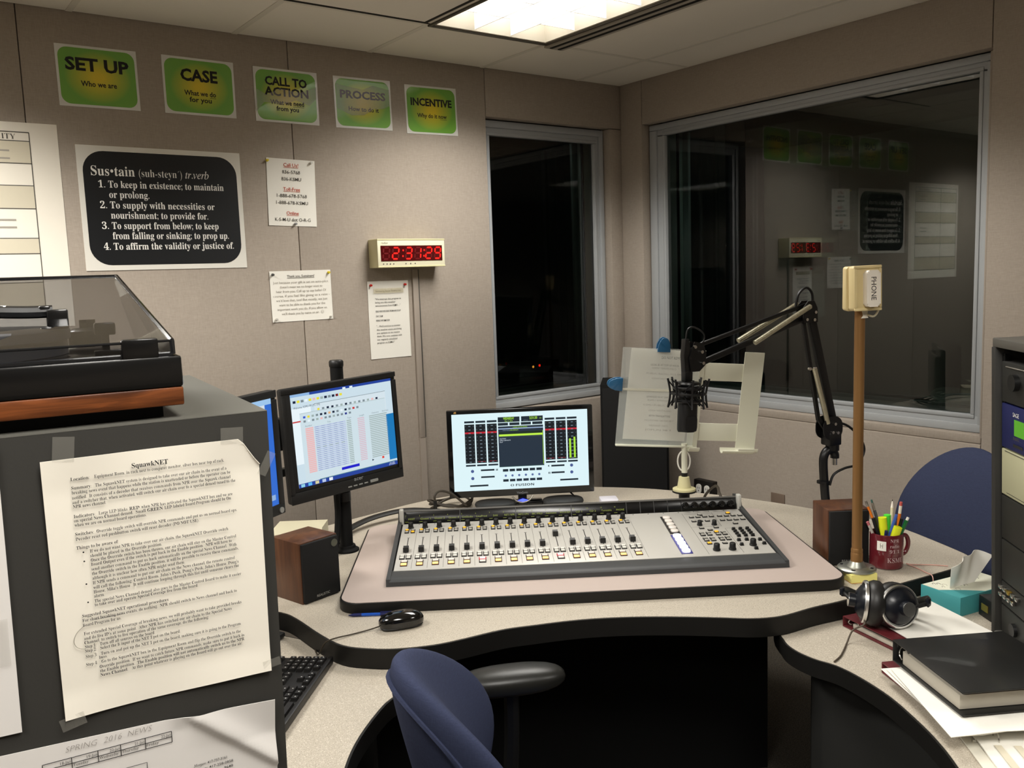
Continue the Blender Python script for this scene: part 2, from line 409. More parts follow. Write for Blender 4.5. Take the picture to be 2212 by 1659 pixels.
def window(name, F, ox0, ox1, oz0, oz1, gx0, gx1, gz0, gz1, d):
    root = thing(name, None, None, F, kind='structure')
    f = MB()
    ring(f, ox0, ox1, oz0, oz1, gx0-ox0, ox1-gx1, gz0-oz0, oz1-gz1, -d, -d-.035, M_FRAME, None)
    ring(f, ox0, ox1, oz0, oz1, (gx0-ox0)*.5, (ox1-gx1)*.5, (gz0-oz0)*.5, (oz1-gz1)*.5, -d+.012, -d-.002, M_FRAME, None)
    ring(f, gx0-.012, gx1+.012, gz0-.012, gz1+.012, .016, .016, .016, .016, -d+.004, -d-.03, M_FRAME, None)
    f.build('window_frame', root)
    j = MB(); jx0, jx1, jz0, jz1 = gx0-.045, gx1+.045, gz0-.03, gz1+.055
    ring(j, jx0-.012, jx1+.012, jz0-.012, jz1+.012, .012, .012, .012, .012, -d-.036, -d-.21, M_JAMB, None, 0)
    ring(j, jx0, jx1, jz0, jz1, .04, .04, .04, .015, -d-.19, -d-.21, M_FRAME, None)
    ring(j, jx0, jx1, jz0, jz1, .012, .012, .012, .006, -d-.14, -d-.15, M_BLACKM, None, 0)
    j.build('window_jamb', root)
    for k, (dd, a, mm) in enumerate(((d+.018, .0, M_GLASS), (d+.165, 1.1, M_GLASS2))):
        p = MB(); e = 0 if k == 0 else .03
        p.add([(gx0-e, gz0-.002, 0), (gx1+e, gz0-.002, 0), (gx1+e, gz1+.002+e*1.5, 0), (gx0-e, gz1+.002+e*1.5, 0)], [(0, 1, 2, 3)], mm, T(0, 0, 0))
        cx = (gx0+gx1)/2
        p.build('window_pane', root, T(cx, 0, -dd) @ RY(a) @ T(-cx, 0, 0))
    return root
window('window_1', BW, 2.592, 3.408, .942, 2.398, 2.641, 3.35, 1.003, 2.330, .06)
window('window_2', RW, -3.452, -1.650, .938, 2.398, -3.354, -1.707, 1.004, 2.342, .064)

# the unlit rooms beyond the glass
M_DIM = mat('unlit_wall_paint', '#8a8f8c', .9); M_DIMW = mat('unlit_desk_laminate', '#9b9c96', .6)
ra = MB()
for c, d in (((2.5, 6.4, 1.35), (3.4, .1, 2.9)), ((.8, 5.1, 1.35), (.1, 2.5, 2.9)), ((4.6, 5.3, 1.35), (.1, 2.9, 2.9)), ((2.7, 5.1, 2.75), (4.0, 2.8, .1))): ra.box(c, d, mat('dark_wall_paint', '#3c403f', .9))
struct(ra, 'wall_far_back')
rb = MB()
for c, d in (((7.0, 2.3, 1.35), (.1, 6.0, 2.9)), ((5.4, -.6, 1.35), (3.2, .1, 2.9)), ((5.4, 2.0, 2.75), (3.5, 6.4, .1))): rb.box(c, d, M_DIM)
struct(rb, 'wall_far_right')
t = thing('dark_desk', 'dark desk standing in the unlit room behind the narrow back window', 'desk', T(3.9, 5.25, 0))
m = MB(); m.box((0, 0, .87), (1.2, .7, .03), mat('dark_desk_top', '#1f2020', .6), None, .004); m.build('desk_top', t)
m = MB(); m.box((-.2, .1, .43), (.7, .5, .855), M_BLACKM); m.build('desk_body', t)
t = thing('equipment_box', 'low black equipment box with red and amber lights behind narrow window', 'equipment', T(3.99, 5.25, .886))
m = MB(); m.box((0, 0, .06), (.5, .3, .12), M_BLACKM, None, .005); m.build('case', t)
for x, z, c in ((.06, .075, '#ff2010'), (0, .07, '#e08a30')):
    m = MB(); m.cyl((x, -.151, z), (x, -.153, z), .009, glow(c, c, 2.5), n=12); m.build('indicator_light', t)
m = MB(); m.box((0, 0, .62), (.7, .55, 1.24), M_BLACKM, None, .01)
solo(m, 'tall_cabinet', 'tall black cabinet dimly seen through the narrow back window', 'cabinet', T(3.35, 5.9, 0))
t = thing('curved_counter', 'curved grey counter dimly seen through the large right window', 'counter', T(5.0, 2.15, 0))
o = [(math.cos(R(a))*.72, math.sin(R(a))*.72) for a in range(90, 271, 10)]+[(math.cos(R(a))*.4, math.sin(R(a))*.4) for a in range(270, 89, -10)]
m = MB(); m.prism([(x+.6, y) for x, y in o], .78, .82, M_DIMW, None, .01); m.build('counter_top', t)
m = MB(); m.prism([(x*.9+.6, y*.95) for x, y in o], 0, .775, M_BLACKM); m.build('counter_base', t)

# ceiling fixtures: parabolic louvres over glowing tubes
M_TUBE = glow('fluorescent', '#fffcf6', 6.5); M_LOUV = mat('white_louvre', '#faf8f4', .35)
def troffer(fx, fy, label, seen):
    t = thing('ceiling_light', label, 'ceiling light', T(fx, fy, 2.63), 'recessed ceiling lights')
    m = MB()
    ring(m, -.305, .305, -.61, .61, .012, .012, .012, .012, -.006, .15, mat('fixture_rim', '#4c463c', .5), None, 0)
    ring(m, -.293, .293, -.598, .598, .014, .014, .014, .014, .0, .15, mat('fixture_trim', '#b8b0a0', .5), None, 0)
    m.box((0, 0, .155), (.6, 1.21, .01), M_LOUV); m.build('housing', t)
    m = MB(); m.box((0, 0, .13), (.55, 1.16, .01), M_TUBE); m.build('diffuser', t)
    m = MB()
    for k in (1, 2): m.box((-.279+.558*k/3, 0, .055), (.003, 1.168, .10), M_LOUV)
    for k in range(1, 6): m.box((0, -.584+1.168*k/6, .055), (.558, .003, .10), M_LOUV)
    m.build('louvre', t)
for k, (fx, fy) in enumerate(FIX):
    troffer(fx, fy, ('bright louvred ceiling light above the mixing console', 'louvred ceiling light over the turntable cabinet', 'louvred ceiling light over the spot behind the viewer',
            'louvred ceiling light near the left wall', 'louvred ceiling light over the right rear of the room')[k], k == 0)
m = MB(); m.box((0, -.60, 0), (.105, 1.26, .008), mat('diffuser_metal', '#a9a294', .5))
t = thing('air_diffuser', 'metal ceiling air diffuser with two dark slots beside the bright light', 'air vent', T(2.637, 3.12, 2.626))
m.build('diffuser_plate', t)
for x in (-.026, .020):
    m = MB(); m.box((x, -.605, -.005), (.014, 1.24, .004), mat('slot_black', '#16130f', .8)); m.build('slot', t)

# ================================================================== things on the walls
def bold(s):     # serif bold letters from the mathematical alphabets
    o = ''
    for c in s:
        if 'A' <= c <= 'Z': o += chr(0x1D400+ord(c)-65)
        elif 'a' <= c <= 'z': o += chr(0x1D41A+ord(c)-97)
        elif '0' <= c <= '9': o += chr(0x1D7CE+ord(c)-48)
        else: o += c
    return o
def ital(s):
    o = ''
    for c in s:
        if c == 'h': o += '\u210E'
        elif 'A' <= c <= 'Z': o += chr(0x1D434+ord(c)-65)
        elif 'a' <= c <= 'z': o += chr(0x1D44E+ord(c)-97)
        else: o += c
    return o
def sansb(s):
    o = ''
    for c in s:
        if 'A' <= c <= 'Z': o += chr(0x1D5D4+ord(c)-65)
        elif 'a' <= c <= 'z': o += chr(0x1D5EE+ord(c)-97)
        elif '0' <= c <= '9': o += chr(0x1D7EC+ord(c)-48)
        else: o += c
    return o
I_BLACK = mat('ink_black', '#1b1a18', .7); I_GREY = mat('ink_grey', '#55524d', .8); I_LIGHT = mat('ink_pale', '#a09a90', .8); I_RED = mat('ink_red', '#c2523f', .8); I_WHITE = mat('ink_white', '#eceae4', .6)
M_CREAM = mat('cream_paper', '#ece6d9', .85, spec=.2)
def paper(mb, w, h, m, curl=0., th=.0006, M=None):
    mb.sheet(lambda a, b: ((a-.5)*w, (b-.5)*h, th+curl*((2*a-1)**2*.5+(2*b-1)**2*.5)), 8 if curl else 1, 8 if curl else 1, m, th, M)
def wallpos(F, x, z, d=0., ang=0.): return F @ T(x, z, d) @ RZ(ang)

def green_material():
    m = mat('green_print', '#5f9a34', .35, coat=.6); nt = m.node_tree; b = nt.nodes['Principled BSDF']
    tc = nt.nodes.new('ShaderNodeTexCoord'); g = nt.nodes.new('ShaderNodeTexGradient'); g.gradient_type = 'SPHERICAL'
    mp = nt.nodes.new('ShaderNodeMapping'); mp.inputs['Scale'].default_value = (8.6, 10.5, 8)
    nt.links.new(tc.outputs['Object'], mp.inputs['Vector']); nt.links.new(mp.outputs['Vector'], g.inputs['Vector'])
    r = nt.nodes.new('ShaderNodeValToRGB'); r.color_ramp.elements[0].color = lin('#6ea63a'); r.color_ramp.elements[1].color = lin('#dcc422'); r.color_ramp.elements[1].position = .85
    nt.links.new(g.outputs['Fac'], r.inputs['Fac']); nt.links.new(r.outputs['Color'], b.inputs['Base Color'])
    return m
M_GREEN = green_material(); M_LAM = mat('laminated_white', '#d9d8d2', .3, coat=.5)
M_TAPEGLARE = mat('clear_tape_glare', '#c9c7be', .25, alpha=.2)
signs = [(.827, 2.406, .4, ['SET UP'], [('Who we are', None)], .22), (1.2, 2.408, -.1, ['CASE'], [('What we do', 'do'), ('for you', None)], .145),
         (1.563, 2.405, 0., ['CALL TO', 'ACTION'], [('What we need', 'need'), ('from you', None)], .19), (1.921, 2.406, .8, ['PROCESS'], [('How to do it', None)], .225), (2.277, 2.405, 1.1, ['INCENTIVE'], [('Why do it now', 'now')], .225)]
for i, (x, z, a, big, small, bw_) in enumerate(signs):
    t = thing('green_sign', 'green laminated sign reading %s taped high on the back wall' % ' '.join(big), 'sign', wallpos(BW, x, z, .0012, a), 'green signs in a row')
    m = MB(); m.box((0, 0, 0), (.281, .219, .0016), M_LAM); m.build('sheet', t)
    m = MB(); m.prism(rrect(.264, .201, .032, 6), .0008, .0012, M_GREEN); m.build('printed_panel', t)
    m = MB(); zz = .0016
    if len(big) == 1:
        m.text(big[0], 0, .022 if i < 2 else .020, .062 if i < 2 else .046, I_BLACK, None, 'CENTER', bw_, bold=.036, z=zz)
        y = -.034
    else:
        m.text(big[0], 0, .042, .047, I_BLACK, None, 'CENTER', .185, bold=.036, z=zz); m.text(big[1], 0, .000, .047, I_BLACK, None, 'CENTER', .195, bold=.036, z=zz); y = -.036
    for s_, und in small:
        wd = .0138*len(s_)*.9
        m.text(s_, 0, y, .027, I_BLACK, None, 'CENTER', wd, bold=.022, z=zz)
        if und:
            k = len(und)/len(s_)*wd; m.rect(wd/2-k, y-.006, wd/2, y-.0045, I_BLACK, None, zz)
        y -= .025
    m.build('lettering', t)
# torn tape over two signs, its glare painted in as pale patches
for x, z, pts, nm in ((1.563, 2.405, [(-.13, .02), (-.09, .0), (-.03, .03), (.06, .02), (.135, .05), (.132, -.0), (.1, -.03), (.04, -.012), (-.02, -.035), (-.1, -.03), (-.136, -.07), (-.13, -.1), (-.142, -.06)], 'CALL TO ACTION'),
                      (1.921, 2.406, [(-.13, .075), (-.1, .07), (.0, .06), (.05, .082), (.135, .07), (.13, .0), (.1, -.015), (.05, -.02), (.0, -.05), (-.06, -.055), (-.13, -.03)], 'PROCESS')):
    m = MB(); m.prism(pts, 0, .0002, M_TAPEGLARE)
    solo(m, 'clear_tape_glare', 'wide clear tape patch with painted glare over the %s sign' % nm, 'tape', wallpos(BW, x, z, .0034))

# the dictionary poster
t = thing('poster', 'large black poster on the back wall defining Sustain in white lettering', 'poster', wallpos(BW, 1.033, 1.928, .0015, .0))
m = MB(); m.box((0, 0, 0), (.615, .463, .003), mat('poster_board', '#dedbd2', .5)); m.build('board', t)
m = MB(); m.prism(rrect(.578, .424, .075, 8), .0015, .002, mat('poster_black', '#15171a', .4)); m.build('printed_panel', t)
m = MB(); zz = .0026
m.text(bold('Sus•tain'), -.262, .122, .052, I_WHITE, width=.155, z=zz); m.text(bold('(suh-steyn´)'), -.092, .122, .042, I_WHITE, width=.162, bold=-.012, z=zz); m.text(ital('tr.verb'), .083, .122, .042, I_WHITE, width=.092, z=zz)
for y, n_, s_, wd, ind in ((.078, '1.', 'To keep in existence; to maintain', .437, 0), (.040, '', 'or prolong.', .145, 0), (.001, '2.', 'To supply with necessities or', .395, 0), (-.037, '', 'nourishment; to provide for.', .366, 0),
                          (-.076, '3.', 'To support from below; to keep', .405, 0), (-.114, '', 'from falling or sinking; to prop up.', .444, 0), (-.154, '4.', 'To affirm the validity or justice of.', .462, 0)):
    if n_: m.text(bold(n_), -.240, y, .038, I_WHITE, width=.024, z=zz)
    m.text(bold(s_), -.205, y, .038, I_WHITE, width=wd, z=zz)
m.build('lettering', t)

# the big pale chart at the left edge
t = thing('wall_chart', 'large cream paper chart with a ruled table at the left edge of the back wall', 'chart', wallpos(BW, .30, 1.86, .001, 0))
m = MB(); paper(m, .74, .73, M_CREAM); m.build('sheet', t)
m = MB(); zz = .0014; gx = .277
M_SHADE = mat('ink_shade', '#cfc7b2', .85)
rows = [.331, .300, .222, .144, .063, -.042, -.097, -.20, -.30]
for k in (1, 3, 5, 7): m.rect(-.34, rows[k+1], gx, rows[k], M_SHADE, None, zz)
for y in rows: m.rect(-.34, y-.0015, gx, y+.0015, I_GREY, None, zz+.0003)
for x in (-.34, -.1, gx): m.rect(x-.0015, rows[-1], x+.0015, rows[0], I_GREY, None, zz+.0003)
m.text(bold('COMMUNITY'), .233, .306, .027, I_GREY, None, 'RIGHT', z=zz+.0003, bold=-.01)
for y, wd in ((.262, .1), (.235, .08), (.02, .1), (-.006, .1)): m.text('one   two', .21, y, .012, I_LIGHT, None, 'RIGHT', wd, z=zz+.0003) if False else m.rect(.21-wd, y, .21, y+.006, I_LIGHT, None, zz+.0003)
m.build('printing', t)

def notice(name, label, x, z, w, h, ang, lines, mtl=M_WHITE, curl=.003):
    t = thing(name, label, 'notice', wallpos(BW, x, z, .0, ang), 'paper notices on the back wall')
    m = MB(); paper(m, w, h, mtl, curl); m.build('sheet', t)
    m = MB()
    for (s_, xx, yy, sz, ink, al, wd, und) in lines:
        zz = .0016+curl*((2*xx/w)**2*.5+(2*yy/h)**2*.5)+.0006
        m.text(s_, xx, yy, sz, ink, None, al, wd, z=zz, bold=.005)
        if und and wd: m.rect(xx-wd/2, yy-.004, xx+wd/2, yy-.0025, ink, None, zz)
    m.build('lettering', t)
    return t
notice('phone_number_notice', 'white notice headed Call Us with phone numbers in black and red', 1.558, 2.007, .2159, .2794, -1.4, [
    ('Call Us!', 0, .108, .021, I_RED, 'CENTER', .066, 1), ('836-5768', 0, .079, .020, I_GREY, 'CENTER', .08, 0), ('836-KSMU', 0, .050, .020, I_GREY, 'CENTER', .088, 0), ('Toll-Free', 0, .008, .020, I_RED, 'CENTER', .075, 1),
    ('1-888-678-5768', 0, -.020, .020, I_GREY, 'CENTER', .135, 0), ('1-888-678-KSMU', 0, -.049, .020, I_GREY, 'CENTER', .143, 0), ('Online', 0, -.092, .020, I_RED, 'CENTER', .055, 1), ('K-S-M-U dot O-R-G', 0, -.120, .020, I_GREY, 'CENTER', .16, 0)])
L = [('Thank you, Sustainers!', 0, .080, .015, I_GREY, 'CENTER', .125, 1)]
for k, s_ in enumerate(("Just because your gift is set on auto-pilot", "doesn't mean we no longer want to", "hear from you. Call up to say hello! Of", "course, if you feel like giving us a raise -", "we'd love that, too! But mostly, we just", "want to be able to thank you for the", "important work you do. If you allow us,", "we'll thank you by name on air. ☺")):
    L.append((s_, 0, .054-.019*k, .0145, I_LIGHT, 'CENTER', .0059*len(s_), 0))
notice('thank_you_notice', 'white landscape notice headed Thank you, Sustainers', 1.574, 1.5705, .2794, .2159, .3, L)
L = []
for k, (s_, y, wd, ink) in enumerate((('Announcing Severe Weather Info', .128, .135, I_GREY), ('"We interrupt this program to', .092, .135, I_GREY), ('bring you this weather', .077, .105, I_GREY), ('announcement from KSMU…"', .062, .13, I_GREY), ('READ WEATHER EVENT FROM NWS OR AP', .036, .13, I_BLACK), ('STAY CALM', .014, .035, I_BLACK), ('REPEAT INFORMATION', -.006, .07, I_BLACK),
        ('"…We\'ll continue to monitor', -.032, .125, I_GREY), ('this weather event and bring', -.048, .13, I_GREY), ('you updates as we receive', -.063, .12, I_GREY), ('them. We now continue with', -.078, .13, I_GREY), ('our regularly scheduled', -.093, .105, I_GREY), ('program on KSMU."', -.108, .09, I_GREY))):
    L.append((s_, 0 if k == 0 else -.07, y, .0115, ink, 'CENTER' if k == 0 else 'LEFT', wd, 0))
notice('weather_notice', 'tall white weather notice pinned below the digital clock', 1.997, 1.4435, .212, .355, 0., L)
m = MB(); m.box((0, 0, 0), (.155, .022, .0004), mat('yellowed_tape', '#d8cfae', .4, alpha=.3)); solo(m, 'yellowed_tape', 'yellowed tape strip across the top of the weather notice', 'tape', wallpos(BW, 1.997, 1.577, .0072))
def pin(x, z, col, label, d=.004):
    t = thing('push_pin', label, 'push pin', wallpos(BW, x, z, d), 'push pins in the notices')
    m = MB(); m.lathe([(.0008, -.004), (.0008, .003)], M_STEEL, None, 6); m.build('needle', t)
    m = MB(); m.lathe([(.005, .002), (.006, .003), (.0035, .005), (.003, .010), (.005, .012), (.005, .0135), (0, .014)], mat('pin_'+col, col, .3), None, 12); m.build('pin_head', t)
for a in ((1.455, 2.137, '#d9c431', 'yellow push pin at the top left of the Call Us notice'), (1.650, 2.135, '#cfccc4', 'white push pin at the top right of the Call Us notice'), (1.563, 1.876, '#8a8a88', 'grey push pin at the bottom of the Call Us notice'),
          (1.446, 1.663, '#4a4a48', 'dark push pin at the top left of the Thank you notice'), (1.702, 1.667, '#d9c431', 'yellow push pin at the top right of the Thank you notice'), (1.450, 1.474, '#b9b6ae', 'grey push pin at the bottom left of the Thank you notice'), (1.703, 1.476, '#dcd9d0', 'white push pin at the bottom right of the Thank you notice'),
          (1.905, 1.603, '#c02a22', 'red push pin at the top left of the weather notice'), (2.083, 1.602, '#c02a23', 'red push pin at the top right of the weather notice')): pin(*a)

# digital clock
t = thing('digital_clock', 'cream wall clock with red seven segment digits reading 2:31:29', 'clock', wallpos(BW, 2.083, 1.744, 0))
M_CLK = mat('clock_cream', '#d9d2a6', .45)
m = MB(); m.box((0, 0, .042), (.352, .128, .084), M_CLK, None, .004); m.build('case', t)
m = MB(); m.box((0, 0, .0855), (.352, .128, .005), mat('clock_face_cream', '#e6e1c4', .4), None, .002); m.box((.0, .0607, .086), (.354, .006, .008), M_CLK, None, .001); m.box((.0, -.0607, .086), (.354, .006, .008), M_CLK, None, .001); m.build('face', t)
m = MB(); m.box((.0, -.001, .0885), (.322, .069, .003), mat('clock_window', '#3c0507', .15, coat=.4, emit='#500408', estr=.35)); m.build('display_window', t)
SEG = {'0': 'abcdef', '1': 'bc', '2': 'abged', '3': 'abgcd', '4': 'fgbc', '5': 'afgcd', '6': 'afgedc', '7': 'abc', '8': 'abcdefg', '9': 'abcdfg', ' ': ''}
M_LED = glow('red_digit', '#ff1a12', 2.2); M_LEDOFF = mat('unlit_segment', '#5a0b0d', .4, emit='#600508', estr=.3)
def seg(mb, ch, cx, cy, w, h, th, ml, mo, z):
    P = {'a': (0, h/2, 1), 'g': (0, 0, 1), 'd': (0, -h/2, 1), 'f': (-w/2, h/4, 0), 'b': (w/2, h/4, 0), 'e': (-w/2, -h/4, 0), 'c': (w/2, -h/4, 0)}
    for k, (x, y, hz) in P.items():
        on = k in SEG[ch]; mm = ml if on else mo
        if mm is None: continue
        l = (w if hz else h/2)/2-th*.35; q = th/2; sh = .12
        pts = [(-l, 0), (-l+q, q), (l-q, q), (l, 0), (l-q, -q), (-l+q, -q)]
        if not hz: pts = [(b, a) for a, b in pts]
        mb.poly([(cx+x+a+(y+b)*sh, cy+y+b) for a, b in pts], mm, None, z)
m = MB(); zz = .0903
for ch, x in ((' ', -.130), ('2', -.082), ('3', -.014), ('1', .034), ('2', .092), ('9', .140)): seg(m, ch, x-.004, -.001, .030, .050, .007, M_LED, M_LEDOFF, zz)
for x in (-.048, .063):
    for y in (-.014, .012): m.poly([(x+y*.1+.0042*math.cos(R(a)), y+.0042*math.sin(R(a))) for a in range(0, 360, 45)], M_LED, None, zz)
m.build('digits', t)
m = MB(); m.text('radian', -.158, .041, .014, I_GREY, shear=.25, z=.0885); m.build('lettering', t)
for k, x in enumerate((-.15, -.132, -.115, -.098, -.035, -.010, .014)):
    m = MB(); m.cyl((x, -.048, .088), (x, -.048, .0895), .0028, I_GREY, n=10); m.build('button', t)
m = MB(); m.box((0, 0, .006), (.030, .80, .012), mat('raceway_paint', '#9b9085', .6), None, .002); m.tube([(.02, .4, .004), (.022, 0, .004), (.02, -.4, .004)], .003, I_GREY, 6); m.box((0, -.6, .005), (.03, .4, .010), mat('raceway_paint', '#9b9085', .6))
solo(m, 'cable_raceway', 'narrow beige cable raceway running down the wall below the clock', 'raceway', wallpos(BW, 2.14, 1.27, .0))

# outlets on the right wall
def rwp(y, z, d=0.): return RW @ T(-y, z, d)
t = thing('power_outlet', 'black double power outlet with white sockets on the right wall', 'outlet', rwp(3.017, .478, -.0))
m = MB(); m.box((0, 0, .02), (.125, .115, .04), mat('outlet_black', '#17130f', .5), None, .003); m.build('box', t)
for x in (-.026, .028):
    m = MB(); m.prism(rrect(.034, .05, .016, 5), .04, .045, M_WHITE, T(x, 0.012, 0)); m.rect(x-.007, .012, x-.004, .022, I_BLACK, None, .0455); m.rect(x+.004, .012, x+.007, .022, I_BLACK, None, .0455); m.cyl((x, .002, .0448), (x, .002, .0457), .003, I_BLACK, n=8); m.build('socket', t)
t = thing('wall_plate', 'small brown wall plate on the right wall', 'wall plate', rwp(2.581, .482, 0.))
m = MB(); m.box((0, 0, .003), (.078, .115, .006), mat('brown_plate', '#6f5f52', .5), None, .002); m.build('plate', t)
m = MB(); m.cyl((0, 0, .006), (0, 0, .0075), .004, mat('brown_screw', '#8d7b6a', .4, .5), n=10); m.build('screw', t)

# ================================================================== the console desk
M_LAM_DESK = speckle('desk_laminate', '#b5ac9d', '#978e80', '#cbc3b5', 420, .42)
DZ, WZ = .735, .683
front = [(.80, 2.36), (.86, 2.248), (.874, 2.178), (.877, 2.04), (.89, 1.934), (.933, 1.87), (.984, 1.825), (1.063, 1.785), (1.135, 1.768), (1.24, 1.750), (1.317, 1.72), (1.429, 1.669), (1.53, 1.603), (1.621, 1.526), (1.704, 1.444), (1.755, 1.39), (1.799, 1.358), (1.849, 1.339), (1.947, 1.324), (2.059, 1.298), (2.278, 1.268), (2.491, 1.235)]
rear = [(2.57, 1.23), (2.62, 1.25), (2.66, 1.31), (2.754, 1.526), (2.785, 1.66), (2.772, 1.806), (2.736, 2.044), (2.683, 2.246), (2.626, 2.387), (2.55, 2.54), (2.442, 2.682), (2.305, 2.82), (2.146, 2.933), (1.961, 3.0), (1.741, 3.013), (1.5, 2.98), (1.25, 2.94), (1.023, 2.86), (.90, 2.76), (.76, 2.60), (.745, 2.50)]
outline = [(p.x, p.y) for p in catmull([(x, y, 0) for x, y in front+rear], 4, True)]
desk = thing('console_desk', 'raised curved centre desk with speckled top and thick black edge', 'desk', T(0, 0, 0))
m = MB(); m.prism(outline, DZ-.03, DZ, M_LAM_DESK); m.build('desk_top', desk)
m = MB(); m.prism(offset(outline, .005), DZ-.050, DZ-.0012, M_RUBBER, None, .004); m.build('edge_band', desk)
m = MB(); m.box((.25, 2.69, .34), (1.3, .03, .68), M_BLACKM, K); m.build('modesty_panel', desk)
for u in (-.3, .82):
    m = MB(); m.box((u, 2.85, .34), (.05, .3, .68), M_BLACKM, K); m.build('leg_panel', desk)
wr = [(1.90, 1.40), (1.817, 1.325), (1.785, 1.272), (1.775, 1.21), (1.782, 1.15), (1.768, 1.08), (1.733, .988), (1.679, .896), (1.633, .83), (1.572, .76), (1.44, .63), (1.25, .50), (1.1, .30), (1.5, -.05), (2.2, .1), (2.75, .55), (2.80, .9), (2.66, 1.18), (2.4, 1.25), (2.1, 1.36)]
wl = [(1.02, 1.86), (.955, 1.735), (.870, 1.690), (.762, 1.600), (.685, 1.512), (.625, 1.415), (.575, 1.345), (.53, 1.325), (.475, 1.36), (.455, 1.50), (.3, 1.56), (-.1, 1.60), (-.15, 2.2), (.3, 2.7), (.62, 2.66), (.75, 2.4), (.85, 2.2), (.95, 2.0)]
for pts, nm, lab, legs in ((wr, 'desk_return', 'lower right desk wing with black edge under the binders and rack', [((2.3, .9), 40), ((1.9, .35), -45)]), (wl, 'desk_return', 'lower left desk wing with black edge under the keyboard', [((.2, 1.9), 0)])):
    t = thing(nm, lab, 'desk', T(0, 0, 0), 'lower desk wings')
    o = [(p.x, p.y) for p in catmull([(x, y, 0) for x, y in pts], 4, True)]
    m = MB(); m.prism(o, WZ-.028, WZ, M_LAM_DESK); m.build('desk_top', t)
    m = MB(); m.prism(offset(o, .005), WZ-.045, WZ-.0012, M_RUBBER, None, .004); m.build('edge_band', t)
    m = MB(); m.prism(offset(o, -.09), 0, WZ-.046, mat('pedestal_laminate', '#1c1c1a', .7)); m.build('pedestal', t)

# equipment platform on the desk
pl = thing('console_platform', 'raised pink beige platform with black edge under the mixing console', 'platform', K @ T(.304, 2.6775, DZ))
m = MB(); m.prism(rrect(1.392, .755, .055, 8), .012, .0305, mat('platform_laminate', '#b7a8a0', .38, bump=.05, bscale=500)); m.build('platform_top', pl)
m = MB(); m.prism(rrect(1.402, .765, .058, 8), .0, .0292, M_RUBBER, None, .004); m.build('edge_band', pl)
PZ = DZ+.0305

# ------------------------------------------------------------------ mixing console
M_MIXG = mat('console_charcoal', '#3a3b3c', .5, spec=.4); M_MIXW = mat('console_face_silver', '#bdbab3', .4, .2); M_MIXB = mat('console_black', '#121212', .45)
mx = thing('mixing_console', 'long silver broadcast mixing console with sixteen faders on the platform', 'mixing console', K @ T(.2995, 2.412, PZ))
HW = .567
def profile(mb, prof, x0, x1, m, M=None):
    n = len(prof); vs = [(x0, a, b) for a, b in prof]+[(x1, a, b) for a, b in prof]
    mb.add(vs, [(i, (i+1) % n, n+(i+1) % n, n+i) for i in range(n)]+[tuple(range(n-1, -1, -1)), tuple(range(n, 2*n))], m, M)
m = MB(); profile(m, [(.08, 0), (.52, 0), (.52, .073), (.475, .088), (.444, .051), (.07, .017)], -HW+.012, HW-.012, M_MIXB); m.build('body', mx)
m = MB(); profile(m, [(0, .0), (.085, .0), (.085, .019), (.068, .0215), (.02, .0205), (.006, .018), (.0, .013)], -HW, HW, M_MIXG); m.build('armrest', mx)
for sx in (-1, 1):
    m = MB(); profile(m, [(0, 0), (.52, 0), (.52, .089), (.470, .096), (.450, .065), (.07, .026), (.004, .020)], sx*(HW+.003)-.006, sx*(HW+.003)+.006, M_MIXG); m.build('end_cheek', mx)
    m = MB(); m.box((sx*(HW-.003), .449, .079), (.014, .022, .05), mat('trim_silver', '#c2c1ba', .45, .3), None, .003); m.build('end_trim', mx)
# sloping face: local frame with y up the slope
ang = math.degrees(math.atan2(.0315, .375)); FL = .3613
FM = T(0, .068, .0218) @ RX(ang) @ Matrix.Diagonal((1.0145, 1.0415, 1, 1))
fp = MB(); fp.box((0, FL/2, 0), (1.104, FL, .003), M_MIXW, None, .0006)
CH = .0457; X0 = -.5488                       # first strip's left edge
M_LINE = mat('panel_line', '#6f6c66', .7)
for k in range(1, 17): fp.rect(X0+CH*k-.0005, .01, X0+CH*k+.0005, .30, M_LINE, None, .0018)
for k in range(0, 22): fp.cyl((X0+.05+k*.05, FL-.008, .001), (X0+.05+k*.05, FL-.008, .0022), .002, I_GREY, n=8)
for (x0, y0, x1, y1) in ((.359, .01, .3602, .34), (.461, .01, .4622, .20), (.456, .22, .4572, .34), (.365, .335, .45, .3362), (.465, .345, .545, .3462), (.461, .20, .548, .2012), (.361, .22, .456, .2212)): fp.rect(x0, y0, x1, y1, M_LINE, None, .0018)
o = fp.build('face_panel', mx, FM)
# meter bridge with text displays
BA = 68; BMx = T(0, .4445, .0555) @ RX(BA) @ Matrix.Diagonal((1.0145, 1, 1, 1))
m = MB(); m.box((0, .018, -.006), (1.098, .042, .012), mat('display_black', '#080808', .2), None, .001); m.box((0, .041, -.01), (1.10, .006, .024), mat('bridge_edge', '#5b5955', .5), None, .001); m.build('meter_bridge', mx, BMx)
m = MB(); M_OLED = glow('display_green', '#8f9c20', .8); M_OLEDD = mat('display_frame', '#1d1d1c', .4)
names = ['HOST', 'Guest 1', 'Guest 2', 'Guest 3', 'LiveStudio', 'LiveProd', 'DAW', 'NET1 NPR', 'NET2 CPN', 'BBC WRLD', 'Automation', 'AUX IN REM', 'CD 1', 'CD 2', 'Turntable', 'PHONE']
for k, s_ in enumerate(names):
    cx = X0+CH*(k+.5); m.text(s_, cx+.002, .012, .0085, M_OLED, None, 'CENTER', min(.034, .0052*len(s_)), z=.0008); m.text(str(k+1), cx-.019, .023, .006, M_OLED, z=.0008); m.rect(cx-.019, .005, cx-.008, .006, M_OLED, None, .0008)
